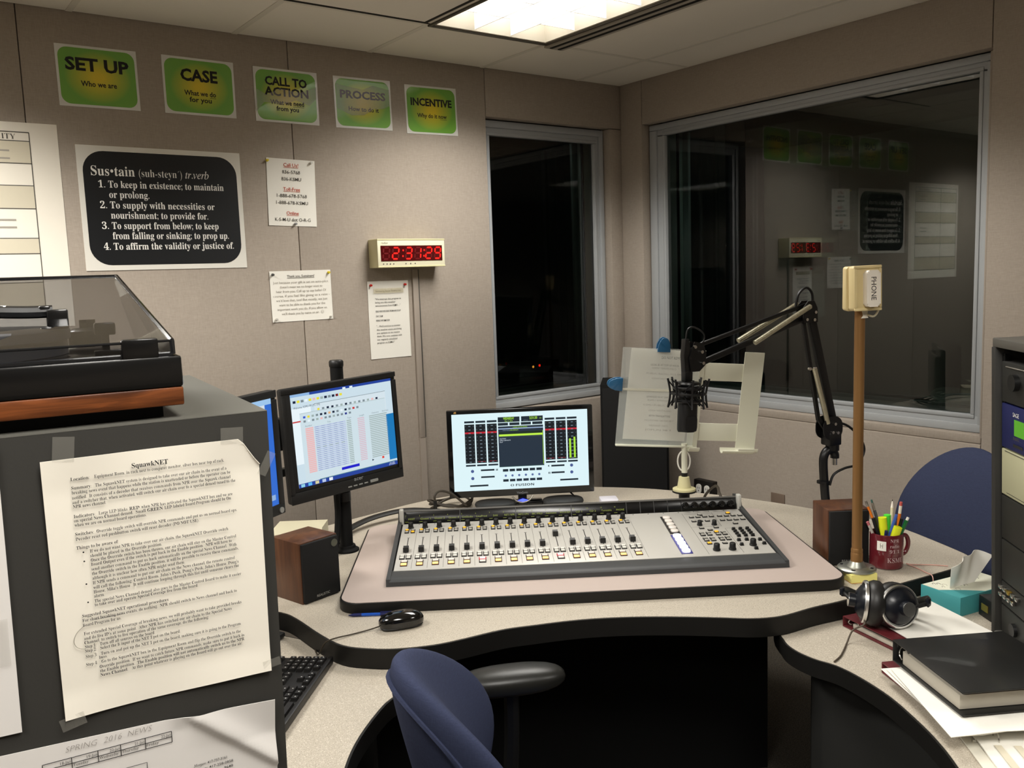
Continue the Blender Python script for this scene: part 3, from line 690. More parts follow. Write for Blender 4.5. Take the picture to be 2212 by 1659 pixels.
for k in range(0, 21, 4): m.rect(X0+CH*k-.0012, 0, X0+CH*k+.0012, .038, M_OLEDD, None, .0006)
for k in range(17, 21): m.rect(X0+CH*k-.0012, 0, X0+CH*k+.0012, .038, M_OLEDD, None, .0006)
m.build('lettering', mx, BMx)
km = MB(); km.lathe([(.0105, 0), (.0105, .003), (.0085, .004), (.0078, .014), (.0068, .0155), (0, .0155)], mat('gloss_black', '#0a0a0a', .12, coat=.5), None, 20); knob_big = km.mesh('meter_knob')
for k in range(6): put('meter_knob', knob_big, mx, BMx @ T(.379+k*.0303, .019, 0))
# shared small meshes
def keycap(name, w, d, h, cap, rim='#0e0e0e', rw_=.0022):
    m = MB(); m.box((0, 0, .0015), (w+2*rw_, d+2*rw_, .003), mat('button_rim'+rim, rim, .4), None, .0006); m.box((0, 0, .002+h/2), (w, d, h), cap, None, .0008); return m.mesh(name)
M_KEYG = mat('button_grey', '#a8a59d', .4); M_KEYW = mat('button_white', '#d8d5cc', .4); M_KEYY = mat('button_lit_yellow', '#e0a92c', .4, emit='#f0a818', estr=.55); M_KEYA = mat('button_lit_amber', '#f2cd86', .4, emit='#ffc060', estr=.75); M_KEYR = mat('button_unlit_white', '#dccfc8', .4)
kg = keycap('assign_button', .0095, .0065, .004, M_KEYG); ky = keycap('assign_button_lit', .0095, .0065, .004, M_KEYY); kw = keycap('cue_button', .0115, .0085, .004, M_KEYW)
on_y = keycap('off_button', .0165, .0135, .003, M_KEYA, '#3a1408', .002); on_w = keycap('on_button', .0165, .0115, .003, M_KEYR, '#1a1310', .002); on_r = keycap('on_button_red', .0165, .0125, .003, mat('button_white_red_rim', '#e6d6d6', .4, emit='#ffb0b0', estr=.25), '#b01830', .0025); off_d = keycap('off_button_dark', .0165, .012, .003, M_KEYW, '#171210', .0022)
em = MB(); em.lathe([(.0082, 0), (.0082, .003), (.0070, .004), (.0066, .015), (.0055, .0165), (0, .0165)], M_MIXB, None, 18); enc = em.mesh('encoder_knob')
fc = MB(); profile(fc, [(-.0105, 0), (.0105, 0), (.009, .010), (.003, .0075), (-.003, .0075), (-.009, .0115)], -.0062, .0062, mat('fader_cap_black', '#1c1b1a', .45)); fc.rect(-.0062, -.0006, .0062, .0006, M_KEYW, None, .0078); fcap = fc.mesh('fader_cap')
ft = MB(); ft.rect(-.0012, .122, .0012, .240, I_BLACK, None, .0019); ft.rect(-.004, .241, .004, .244, I_GREY, None, .0019)
for q in range(9):
    ft.rect(.009, .126+q*.0125, .013, .1266+q*.0125, I_LIGHT, None, .0019); ft.rect(-.013, .126+q*.0125, -.009, .1266+q*.0125, I_LIGHT, None, .0019)
ftm = ft.mesh('fader_track')
fpos = [.138, .137, .138, .138, .139, .138, .139, .138, .139, .140, .212, .139, .140, .140, .140, .141]
for k in range(16):
    cx = X0+CH*(k+.5)
    t = bpy.data.objects.new('channel_strip', None); COL.objects.link(t); t.parent = mx; t.matrix_local = FM @ T(cx, 0, 0); t.empty_display_size = .02
    put('fader_track', ftm, t, T(0, 0, 0)); put('fader_cap', fcap, t, T(0, fpos[k], .002) @ Matrix.Diagonal((1.3, 1.15, 1.35, 1))); put('encoder_knob', enc, t, T(.002, .324, .0015) @ Matrix.Diagonal((1.15, 1.1, 1.2, 1)))
    for j, (x, y) in enumerate(((-.0085, .302), (.0105, .302), (-.0085, .286), (.0105, .286))): put('assign_button', ky if j == 0 or (k == 0 and j == 3) else kg, t, T(x, y, .0012))
    for (x, y) in ((-.0085, .098), (.0105, .098), (-.0085, .083), (.0105, .083)): put('cue_button', kw, t, T(x, y, .0012))
    if k in (5, 10): put('on_button', on_r, t, T(.0, .056, .0012)); put('off_button', off_d, t, T(0, .036, .0012))
    else: put('on_button', on_w, t, T(0, .057, .0012)); put('off_button', on_y, t, T(0, .036, .0012))
# lit button columns, monitor section, keypad
m = MB(); m.box((.299, .246, .002), (.032, .145, .003), mat('button_column_black', '#1a1716', .4)); m.build('button_column', mx, FM)
m = MB(); m.box((.298, .092, .002), (.034, .143, .003), mat('button_column_blue', '#2c2a66', .4, emit='#4040c0', estr=.12)); m.build('button_column', mx, FM)
wb = MB(); wb.ell((0, 0, .003), (.0125, .0125, .0042), mat('clear_button', '#cfc8c0', .25), None, 14, 8, .7); wbm = wb.mesh('column_button')
wl_ = MB(); wl_.ell((0, 0, .003), (.0125, .0135, .0042), mat('lit_white_button', '#ffffff', .3, emit='#f4f2ff', estr=2.2), None, 14, 8, .7); wlm = wl_.mesh('column_button_lit')
for q in range(5):
    put('column_button', wbm, mx, FM @ T(.300, .302-q*.028, .0035)); put('column_button', wlm, mx, FM @ T(.298, .148-q*.028, .0035))
mk = keycap('monitor_button', .011, .0065, .004, M_KEYG); mky = keycap('monitor_button_lit', .011, .0075, .004, M_KEYY); bk = keycap('keypad_button', .0095, .008, .006, M_MIXB, '#050505', .001)
for (x, y, lit) in ((.414, .321, 0), (.382, .303, 0), (.403, .303, 0), (.425, .304, 0), (.447, .304, 0), (.381, .268, 0), (.402, .268, 0), (.424, .267, 0), (.507, .324, 1), (.474, .304, 0), (.496, .303, 0), (.518, .303, 0), (.540, .302, 0), (.473, .267, 0), (.495, .267, 0), (.517, .267, 0), (.539, .267, 0), (.505, .235, 0),
                  (.390, .208, 0), (.436, .209, 0), (.412, .191, 0), (.379, .167, 0), (.379, .151, 0), (.400, .168, 0), (.400, .152, 0), (.426, .171, 1), (.427, .152, 0), (.446, .167, 0), (.447, .152, 0), (.379, .125, 0), (.379, .109, 0), (.400, .125, 0), (.400, .109, 0), (.427, .126, 0), (.427, .110, 0), (.447, .127, 0), (.447, .111, 0), (.381, .086, 1), (.427, .084, 0)):
    put('monitor_button', mky if lit else mk, mx, FM @ T(x, y, .0012))
for r_ in range(4):
    for c_ in range(3): put('keypad_button', bk, mx, FM @ T(.484+c_*.0215, .186-r_*.018, .0012))
for (x, y) in ((.474, .099), (.472, .065), (.537, .096), (.540, .066), (.498, .100), (.505, .033)): put('keypad_button', mk if 0 else bk, mx, FM @ T(x, y, .0012))
for (x, y, s_) in ((.391, .236, 1.05), (.437, .234, 1.05), (.389, .038, 1.35), (.436, .038, 1.35), (.505, .062, 1.3)): put('rotary_knob', enc, mx, FM @ T(x, y, .0015) @ Matrix.Diagonal((s_, s_, s_*.95, 1)))

# ================================================================== screens
M_BEZ = mat('gloss_bezel', '#08090a', .2, coat=.3); M_BEZM = mat('matte_bezel', '#121212', .5)
def G(h, s=1.0): return glow(h+str(s), h, s)
# wide monitor with the audio processor screen
W_, H_ = .56, .34
vm = thing('wide_monitor', 'wide black monitor behind the mixing console showing level meters', 'monitor', pose(2.006, 2.656, .953, 237.2, 1.0, 0))
m = MB(); m.box((0, 0, -.012), (W_, H_, .022), M_BEZ, None, .004); m.box((0, -.0, -.035), (.44, .26, .03), M_BEZ, None, .01); m.build('case', vm)
# u,v fractions measured on the lit panel
SX0, SX1, SY0, SY1 = -.2605, .2595, -.143, .1545
def sx(a): return SX0+(SX1-SX0)*a
def sy(b): return SY1-(SY1-SY0)*b
m = MB(); m.rect(SX0, SY0, SX1, SY1, G('#dff6fb', .98), None, .0004)
DK = G('#1a2833'); DK2 = G('#22303f'); BLK = G('#12191f'); RED = G('#c21a2c'); LIM = G('#a8e23c'); TXT = G('#7f93a0'); WHT = G('#e8f4ff')
def bar(a0, b0, a1, b1, mm, z=.0006): m.rect(sx(a0), sy(b1), sx(a1), sy(b0), mm, None, z)
for q, a in enumerate((.092, .174, .257, .683, .766, .848)):
    b0, b1 = (.135, .64)
    bar(a, .092, a+.072, .118, DK); bar(a, b0, a+.072, b1, BLK); bar(a, .658, a+.072, .680, DK)
    bar(a, b0+.10, a+.072, b0+.122, RED, .0008)
    if q in (1, 2, 3, 4): bar(a+.01, b1-.022, a+.062, b1-.018, RED, .0008)
    for r_ in range(11):
        y = b0+.02+r_*.0465; bar(a+.028, y, a+.044, y+.008, TXT, .0009); bar(a+.006, y, a+.010, y+.006, TXT, .0009); bar(a+.062, y, a+.066, y+.006, TXT, .0009)
bar(.860, .375, .874, .625, LIM, .001); bar(.893, .355, .907, .625, LIM, .001)
bar(.338, .058, .498, .125, DK); bar(.510, .058, .670, .125, DK)
m.text('WEDNESDAY', sx(.418), sy(.092), .0125, LIM, None, 'CENTER', .042, bold=.02, z=.001); m.text('May 11, 2016', sx(.418), sy(.118), .007, LIM, None, 'CENTER', .03, z=.001)
m.text('2:31:30', sx(.60), sy(.098), .014, LIM, None, 'CENTER', .03, bold=.02, z=.001); m.text('PM', sx(.645), sy(.098), .006, LIM, z=.001); m.text('UTC-5', sx(.525), sy(.118), .006, TXT, z=.001)
for k in range(4): bar(.338+k*.0845, .133, .412+k*.0845, .168, DK)
bar(.338, .178, .670, .205, DK2); bar(.338, .208, .670, .214, G('#5f7fd0')); bar(.338, .216, .670, .70, DK2); bar(.338, .70, .670, .708, G('#2b4a4a'))
m.text('LOADED STATIONS PROFILE', sx(.50), sy(.2), .006, LIM, None, 'CENTER', .055, z=.001)
m.text('CURRENT PROFILE:', sx(.37), sy(.238), .0065, TXT, width=.028, z=.001); m.text('KSMU-DEFAULTS', sx(.425), sy(.238), .0065, LIM, width=.032, z=.001)
bar(.343, .252, .664, .282, G('#22300e')); bar(.343, .282, .664, .308, G('#bff04a'), .0008); bar(.343, .308, .664, .325, G('#39424c'))
m.rect(sx(.664), sy(.69), sx(.667), sy(.25), LIM, None, .0008)
for k, s_ in enumerate(('FACTORY', 'KSMU DEFAULTS', 'FLAT')): m.text(s_, sx(.347), sy(.345+k*.022), .0055, WHT, z=.001)
for k in range(6):
    a = .362+k*.0497; bar(a, .735, a+.040, .768, DK); bar(a, .868, a+.040, .90, DK if k in (0, 1, 5) else DK2)
    m.poly([(sx(a+.02)+.0045*math.cos(R(t)), sy(.822)+.0045*math.sin(R(t))) for t in range(0, 360, 30)], G('#5a6da0'), None, .0008)
m.poly([(sx(.425)+x, sy(.95)+y) for x, y in ((-.006, 0), (0, .0055), (0, .0025), (-.0025, 0), (0, -.0025), (0, -.0055))], DK, None, .0008); m.poly([(sx(.431)+x, sy(.95)+y) for x, y in ((.006, 0), (0, .0055), (0, .0025), (.0025, 0), (0, -.0025), (0, -.0055))], DK, None, .0008)
m.text(sansb('FUSION'), sx(.455), sy(.965), .0125, DK, None, 'LEFT', .070, z=.0008)
for a0, b0, wd in ((.20, .725, .10), (.20, .815, .10), (.116, .925, .135), (.722, .71, .098), (.722, .80, .098), (.785, .90, .135)): bar(a0, b0, a0+wd, b0+.022, DK)
for a, b in ((.138, .745), (.138, .838), (.873, .725), (.873, .815)): m.poly([(sx(a)+.0062*math.cos(R(t)), sy(b)+.0062*math.sin(R(t))) for t in range(0, 360, 30)], G('#4a5c92'), None, .0008)
for a, b in ((.318, .725), (.706, .80)): bar(a-.007, b, a-.002, b+.025, DK); bar(a+.002, b, a+.007, b+.025, DK)
m.poly([(sx(.695), sy(.72)), (sx(.706), sy(.705)), (sx(.706), sy(.735))], DK, None, .0008)
m.build('screen', vm)
m = MB(); m.text('ViewSonic', 0, -.1625, .013, mat('bezel_lettering', '#8f9294', .4), None, 'CENTER', .043, z=.0006); m.build('lettering', vm)
m = MB(); m.poly([(-.252+x, .160+y) for x, y in ((0, 0), (.004, .006), (.006, .003), (.008, .007), (.010, .002), (.010, -.002), (0, -.002))], mat('bird_badge', '#b58a4a', .5), None, .0006); m.build('badge', vm)
m = MB(); m.tube([(-.04, -.172, .0), (-.025, -.188, .006), (0, -.195, .008), (.025, -.188, .006), (.04, -.172, .0)], .003, M_STEEL, 8); m.build('chrome_ring', vm)
m = MB(); m.poly([(x*.02, -.186+y*.006) for x, y in ((-1, 0), (0, 1), (1, 0), (0, -1))], G('#4050ff', 3), None, .012); m.build('power_light', vm)
m = MB(); m.box((0, -.188, -.01), (.034, .05, .02), M_BEZ, None, .004); m.build('neck', vm)
for x in (-.105, .158):
    m = MB(); m.ell((0, 0, .016), (.080, .052, .016), mat('foot_charcoal', '#2a2b2b', .6), None, 28, 10, .75); o = m.build('foot', vm); o.matrix_world = T(2.006, 2.656, 0) @ RZ(237.2+90) @ T(x, .01, DZ)
m = MB(); m.box((0, -.015, .012), (.12, .05, .02), M_BEZ, None, .005); o = m.build('base', vm); o.matrix_world = T(2.006, 2.656, 0) @ RZ(237.2+90) @ T(0.02, .04, DZ)

# five-by-four monitor on the pole arm
am = thing('square_monitor', 'square black monitor on the pole showing a playlist window', 'monitor', pose(1.195, 2.485, 1.147, 276.3, .3, 2.2))
W_, H_ = .41, .35
m = MB(); m.box((0, 0, -.014), (W_, H_, .026), M_BEZM, None, .006); m.box((0, 0, -.04), (.3, .24, .03), M_BEZM, None, .01); m.build('case', am)
m = MB(); ring(m, -W_/2, W_/2, -H_/2, H_/2, .015, .015, .035, .016, -.002, .003, M_BEZM, None, .002); m.build('bezel', am)
SX0, SX1, SY0, SY1 = -.176, .186, -.128, .155
m = MB(); m.rect(SX0, SY0, SX1, SY1, G('#cfe3ee', .95), None, .0005)
BL = G('#1d3f9a'); B2 = G('#1f9ad0'); WH = G('#e8f4fa'); YE = G('#e8dc3a'); PK = G('#eab8b8'); LV = G('#b4bfe2'); LG = G('#9fb0ae'); GY = G('#7c8b93'); NV = G('#10203c')
bar(0, 0, 1, .028, BL); bar(0, 0, .18, .028, G('#8fb6e0'), .0007); bar(.5, .01, .53, .028, WH, .0008); bar(.57, .01, .60, .028, WH, .0008)
bar(0, .15, .18, .15+.60, WH, .0006)
for k in range(13): bar(.02+k*.037, .068, .046+k*.037, .094, (NV, YE, GY, WH, YE, PK, YE, LG, NV, GY, NV, G('#7a1a20'), YE)[k], .0008)
m.text('Welcome, KSMU-FM (PC-130)', sx(.02), sy(.155), .009, NV, width=.09, z=.0009)
bar(.215, .13, .93, .80, G('#d9e8f0', .95), .0007); bar(.215, .13, .93, .135, GY, .0008)
for k in range(14): bar(.24+k*.045, .185, .262+k*.045, .207, (YE, GY, NV, NV, GY, LG, NV, GY, LG, GY, GY, LG, PK, NV)[k], .0009)
for k in range(14): bar(.10+k*.040, .245, .122+k*.040, .268, (G('#3a5ac8'), YE, LG, GY, NV, NV, G('#e0b080'), NV, GY, WH, NV, GY, G('#c84040'), GY)[k], .0011)
for k in range(12): bar(.10+k*.040, .290, .122+k*.040, .312, (GY, WH, GY, LG, PK, GY, GY, LG, GY, GY, G('#26348a'), GY)[k], .0011)
bar(.07, .21, .92, .965, G('#d2e4ec', .95), .0009); bar(.07, .21, .92, .214, LG, .001)
bar(.0, .285, .075, .30, G('#c84848'), .0011)
for k in range(24):
    y = .375+k*.0205
    bar(.11, y, .185, y+.016, PK, .0011)
    bar(.195, y+.003, .50, y+.013, LV, .0011); bar(.51, y+.003, .555, y+.013, LG, .0011); bar(.62, y+.003, .69, y+.013, G('#d8b6c4'), .0011); bar(.74, y+.003, .93, y+.013, LG, .0011)
    for q in range(5): bar(.20+q*.06, y+.005, .235+q*.06, y+.011, GY if k == 11 else G('#8e9bc8'), .0012)
for a, s_ in ((.11, 'Number'), (.32, 'Title'), (.52, 'Type'), (.64, 'Length'), (.77, 'Outcome'), (.88, 'End date')): m.text(s_, sx(a), sy(.362), .007, GY, z=.0012)
bar(.92, .40, 1.0, .93, G('#1277b8'), .0011)
bar(.42, .885, .60, .915, G('#1818c8'), .0012); bar(.84, .868, .862, .893, G('#e04030'), .0012); m.poly([(sx(.735), sy(.872)), (sx(.755), sy(.884)), (sx(.735), sy(.896))], NV, None, .0012)
bar(.20, .95, .99, .957, G('#5a8a90'), .0012)
bar(0, .957, 1, 1.0, BL, .0010)
for k, c in enumerate(('#8fd0e8', '#60b8f0', '#d8d0a0', '#b8c8e8', '#e8f0f8')): bar(.02+k*.067, .962, .055+k*.067, .995, G(c), .0013)
m.text('4:21 PM', sx(.94), sy(.976), .006, WH, z=.0013, align='CENTER'); m.text('5/11/2016', sx(.94), sy(.992), .006, WH, z=.0013, align='CENTER')
m.build('screen', am)
m = MB(); m.text('acer', .032, -.147, .018, mat('bezel_lettering', '#8f9294', .4), None, 'CENTER', .034, z=.0034, bold=.01); m.build('lettering', am)
for k in range(4):
    m = MB(); m.box((-.002+k*.020, -.162, .003), (.014, .004, .003), mat('silver_button', '#a7a8a6', .35, .6), None, .001); m.build('menu_button', am)
m = MB(); m.box((.088, -.161, .004), (.030, .009, .005), mat('silver_button', '#a7a8a6', .35, .6), None, .002); m.build('power_button', am)
# the pole carrying it
t = thing('monitor_pole', 'tall black monitor pole standing on the desk behind the left speaker', 'monitor stand', T(1.246, 2.628, DZ))
m = MB(); m.lathe([(.04, 0), (.04, .006), (.03, .012), (.028, .02)], M_BLACKM, None, 28); m.build('base', t)
m = MB(); m.lathe([(.021, .0), (.021, .62)], M_BLACKM, None, 28); m.lathe([(.0225, .17), (.0225, .20)], M_BLACK, None, 24); m.lathe([(.0225, .31), (.0225, .33)], M_BLACK, None, 24); m.build('pole', t)
m = MB(); m.lathe([(.0225, .615), (.0235, .62), (.0235, .632), (.020, .637), (0, .637)], M_BLACK, None, 24); m.build('cap', t)
m = MB(); m.lathe([(.03, .36), (.03, .45)], M_BLACK, None, 20); m.box((-.01, -.035, .405), (.08, .06, .08), M_BLACK, None, .006); m.build('clamp', t)
m = MB(); m.box((-.26, -.05, .31), (.5, .03, .025), M_BLACK, None, .004); m.box((-.24, -.05, .43), (.42, .04, .1), M_BLACK, None, .006); m.build('side_arm', t)
m = MB(); m.tube([(.0, -.06, .30), (-.035, -.03, .24), (-.03, -.01, .12), (-.05, -.02, .03), (-.09, -.03, .015)], .011, M_BLACKM, 8); m.build('cable', t)
# the third monitor, angled, partly behind the cabinet
X_ = Vector((math.cos(R(28)), math.sin(R(28)), 0))
tm_ = thing('angled_monitor', 'black monitor with blue screen half hidden behind the dark cabinet', 'monitor', pose(.897-.205*X_.x, 2.271-.205*X_.y, 1.167, -62, 0, 1.2))
m = MB(); m.box((0, 0, -.014), (.41, .34, .028), M_BEZM, None, .006); m.box((0, 0, -.042), (.3, .24, .03), M_BEZM, None, .01); m.build('case', tm_)
m = MB(); ring(m, -.205, .205, -.17, .17, .018, .022, .03, .020, -.002, .003, M_BEZM, None, .002); m.build('bezel', tm_)
m = MB(); SX0, SX1, SY0, SY1 = -.187, .183, -.14, .15; m.rect(SX0, SY0, SX1, SY1, G('#2f6fd8', .9), None, .0006); bar(0, 0, 1, .05, G('#9cc4ea'), .0008); bar(0, .05, .93, .9, G('#dfeaf4', .9), .0008); bar(0, .9, .97, .95, G('#8fb0d8'), .0009); m.build('screen', tm_)
m = MB(); m.cyl((.188, -.158, .003), (.188, -.158, .006), .008, mat('silver_button', '#a7a8a6', .35, .6), n=16); m.build('power_button', tm_)
m = MB(); m.box((.0, -.20, -.06), (.06, .42, .03), M_BEZM, None, .005); m.box((.0, -.474, -.05), (.22, .014, .2), M_BEZM, None, .005); m.build('stand', tm_)

# small wooden loudspeakers
M_WAL = wood('walnut_veneer', '#5d3a24', '#43281a', (30, 30, 4)); M_GRILLE = mat('speaker_cloth', '#0b0b0b', .85, bump=.3, bscale=900)
def speaker(name, label, x, y, yaw, w, d, h, badge):
    t = thing(name, label, 'speaker', T(x, y, DZ) @ RZ(yaw), 'small wooden speakers on the desk')
    m = MB(); m.box((w/2, d/2, h/2), (w, d, h), M_WAL, None, .0015); m.build('cabinet', t)
    m = MB(); m.box((w/2, -.004, h/2), (w-.006, .012, h-.006), M_GRILLE, None, .003); m.build('grille', t)
    m = MB(); m.text('REALISTIC', w/2, .012, .010, mat('badge_silver', '#b9b9b4', .4, .5), frame((0, -.0105, 0), (1, 0, 0), (0, 0, 1), (0, -1, 0)), 'CENTER', .045, z=.0006); m.build('lettering', t)
    if badge:
        m = MB(); m.cyl((w-.018, -.010, h-.022), (w-.018, -.0115, h-.022), .011, mat('round_badge', '#5f6156', .4, .4), n=24); m.build('round_badge', t)
speaker('loudspeaker', 'small wooden loudspeaker with black grille left of the mixing console', .926, 2.256, 13.5, .131, .128, .174, True)
speaker('loudspeaker', 'small wooden loudspeaker with black grille behind the copper pole', 2.253, 1.49, -35.0, .124, .120, .168, False)
m = MB(); profile(m, [(0, 0), (.12, 0), (.12, .05), (.02, .05), (0, .035)], -.11, .06, mat('beige_case', '#c6c0a6', .5), None)
t = tag(m.build('beige_box', None, T(1.17, 2.80, DZ) @ RZ(-36)), 'flat beige plastic box behind the left wooden speaker', 'box')

# ================================================================== microphone boom, microphone, copy stand
AX = Vector((.964, -.266, 0)).normalized()
AF = frame((2.77, 1.848, 0), AX, (0, 0, 1), (AX.y, -AX.x, 0))       # upright plane of the boom, local Y is height
M_BOOM = mat('boom_black', '#0e0e0f', .35); M_SPR = mat('spring_steel', '#c9c4ae', .3, .9)
def link(mb, p, q, w, th, z, m, bev=.002):
    d = Vector((q[0]-p[0], q[1]-p[1], 0)); L_ = d.length; a = math.degrees(math.atan2(d.y, d.x))
    mb.box((L_/2, 0, 0), (L_, w, th), m, T(p[0], p[1], z) @ RZ(a), bev)
ba = thing('microphone_boom', 'black jointed microphone boom with bright springs clamped to the desk rear', 'microphone arm', AF)
m = MB(); m.tube([(.012, DZ+.01, 0), (.004, .80, 0), (-.004, .90, 0), (-.002, .935, 0), (.012, .955, 0), (.032, .955, 0), (.046, .940, 0), (.047, .925, 0)], .0155, M_BOOM, 14); m.cyl((-.005, .838, 0), (-.005, .846, 0), .022, M_BOOM); m.build('post', ba)
m = MB(); m.box((.012, DZ+.008, .0), (.06, .016, .06), M_BOOM, None, .004); m.build('desk_clamp', ba)
m = MB(); m.cyl((.047, .925, 0), (.047, .900, 0), .009, M_STEEL, n=16); m.build('clamp_screw', ba)
m = MB(); m.cyl((.036, .955, 0), (.036, 1.0, 0), .024, M_BOOM, n=20); m.box((.03, 1.0, 0), (.055, .05, .05), M_BOOM, None, .006); m.build('swivel', ba)
m = MB()
for z in (.02, -.02): m.prism(rrect(.085, .085, .035, 6, .02, 1.04), z-.002, z+.002, M_BOOM)
m.build('lower_joint', ba)
m = MB(); link(m, (-.028, 1.07), (-.097, 1.425), .014, .012, .0, M_BOOM); link(m, (.006, 1.03), (-.028, 1.075), .016, .012, 0, M_BOOM); m.build('lower_rear_bar', ba)
m = MB(); link(m, (.040, 1.04), (-.064, 1.44), .030, .018, .0, M_BOOM); m.build('lower_front_bar', ba)
m = MB()
for z in (.018, -.018): m.prism([(-.112, 1.425), (-.05, 1.425), (-.052, 1.475), (-.066, 1.500), (-.092, 1.500), (-.112, 1.478)], z-.002, z+.002, M_BOOM)
m.build('elbow_joint', ba)
m = MB(); link(m, (-.088, 1.486), (-.544, 1.367), .013, .012, 0, M_BOOM); m.build('upper_top_bar', ba)
m = MB(); link(m, (-.098, 1.438), (-.523, 1.310), .020, .012, 0, M_BOOM); m.build('upper_lower_bar', ba)
m = MB()
for z in (.014, -.014): m.prism([(-.553, 1.385), (-.520, 1.378), (-.508, 1.345), (-.512, 1.305), (-.535, 1.285), (-.568, 1.285), (-.575, 1.33)], z-.002, z+.002, M_BOOM)
m.box((-.54, 1.335, 0), (.03, .06, .026), M_BOOM, None, .004); m.build('end_joint', ba)
def spring(mb, p, q, z, r=.0092):
    d = Vector((q[0]-p[0], q[1]-p[1])); n = 48; L_ = d.length
    mb.cyl((p[0], p[1], z), (q[0], q[1], z), r*.9, M_SPR, n=10)
    for k in range(0, n):
        c = (p[0]+d.x*(k+.5)/n, p[1]+d.y*(k+.5)/n, z); e = d.normalized()*.0011
        mb.cyl((c[0]-e.x, c[1]-e.y, z), (c[0]+e.x, c[1]+e.y, z), r*1.0, M_SPR, n=10)
for p, q, z in (((-.088, 1.482), (-.322, 1.368), .026), ((-.100, 1.490), (-.352, 1.374), -.026), ((-.062, 1.262), (-.001, 1.058), .018), ((.010, 1.21), (.043, 1.055), -.02)):
    m = MB(); spring(m, p, q, z); m.build('spring', ba)
for x, y in ((-.086, 1.482), (-.063, 1.46), (-.068, 1.434), (-.100, 1.436), (-.53, 1.35), (-.525, 1.312), (-.556, 1.368), (.028, 1.055), (.018, 1.025), (.04, 1.022), (-.062, 1.262), (-.085, 1.262)):
    m = MB(); m.cyl((x, y, .016), (x, y, .026), .0055, M_STEEL, n=12); m.build('bolt', ba)
m = MB(); m.tube([(-.13, 1.482, 0), (-.118, 1.525, 0), (-.085, 1.546, 0), (-.06, 1.525, 0), (-.058, 1.48, 0)], .0048, M_BLACK, 8); m.build('cable_loop', ba)
m = MB(); m.tube([(-.578, 1.39, 0), (-.570, 1.425, 0), (-.545, 1.432, 0), (-.515, 1.41, .01), (-.515, 1.385, .01), (-.54, 1.37, .01)], .0028, M_BLACK, 8); m.build('microphone_cable', ba)
m = MB(); m.tube([(.06, 1.055, 0), (.11, 1.035, 0), (.165, .985, 0), (.183, .935, 0), (.14, .893, .01), (.08, .886, .015), (.03, .868, .015), (.012, .83, .015)], .0045, M_BLACK, 8); m.build('hanging_cable', ba)
m = MB(); m.prism([(-.587, 1.395), (-.572, 1.395), (-.562, 1.34), (-.562, 1.285), (-.59, 1.285), (-.592, 1.34)], -.012, .012, M_BOOM, None, .002); m.box((-.575, 1.27, 0), (.030, .034, .026), M_BOOM, None, .003); m.build('tilt_bracket', ba)
# shock mount holding the microphone
MF = AF @ T(-.5715, 1.20, .0) @ RZ(-3)
sm = thing('shock_mount', 'black spider shock mount hanging from the boom around the microphone', 'shock mount', MF)
m = MB(); m.lathe([(.03, .052), (.04, .050), (.042, .044), (.03, .040)], M_BOOM, RX(-90), 24); m.cyl((-.004, .05, 0), (-.004, .07, 0), .012, M_BOOM); m.build('top_cap', sm)
m = MB(); m.tube([(.058*math.cos(R(a)), .012, .058*math.sin(R(a))) for a in range(0, 360, 20)], .004, M_BOOM, 8, 1, True); m.tube([(.045*math.cos(R(a)), .03, .045*math.sin(R(a))) for a in range(0, 360, 20)], .006, M_BOOM, 8, 1, True); m.tube([(.042*math.cos(R(a)), -.012, .042*math.sin(R(a))) for a in range(0, 360, 20)], .006, M_BOOM, 8, 1, True); m.build('ring', sm)
for a in (20, 70, 110, 160, 200, 250, 290, 340):
    c, s_ = math.cos(R(a)), math.sin(R(a))
    m = MB(); m.tube([(.070*c, .062, .070*s_), (.060*c, .012, .060*s_), (.066*c, -.036, .066*s_)], .0035, M_BOOM, 6, 3); m.build('arm', sm)
m = MB()
for a in range(0, 360, 45):
    c, s_ = math.cos(R(a+20)), math.sin(R(a+20)); c2, s2 = math.cos(R(a+50)), math.sin(R(a+50))
    m.tube([(.068*c, .055, .068*s_), (.043*c2, .012, .043*s2), (.065*c, -.032, .065*s_)], .0022, M_BLACKM, 5, 3)
m.build('elastic_band', sm)
mi_ = thing('microphone', 'black side address studio microphone hanging in the shock mount', 'microphone', MF @ T(0, -.055, 0))
def micprof(r, zs): return rrect(r*2, r*1.5, r*.55, 6)
m = MB(); m.prism(rrect(.066, .05, .022, 6), -.062, .085, M_BLACK, RX(-90), .006); m.build('body', mi_)
m = MB(); m.prism(rrect(.0655, .0495, .022, 6), .03, .062, mat('mic_mesh', '#161616', .55, .4, bump=.6, bscale=1500), RX(-90) @ T(0, 0, -.001), .012); m.build('grille', mi_)
m = MB(); m.prism(rrect(.046, .05, .012, 6), -.0005, .0015, mat('mic_mesh', '#161616', .55), T(0, -.032, .0245)); m.build('grille_panel', mi_)
m = MB(); m.cyl((0, .045, .025), (0, .045, .0262), .008, mat('mic_badge', '#8c8c8c', .3, .8), n=20); m.poly([(-.004, .041), (.004, .041), (0, .049)], M_BLACK, None, .0264); m.build('badge', mi_)

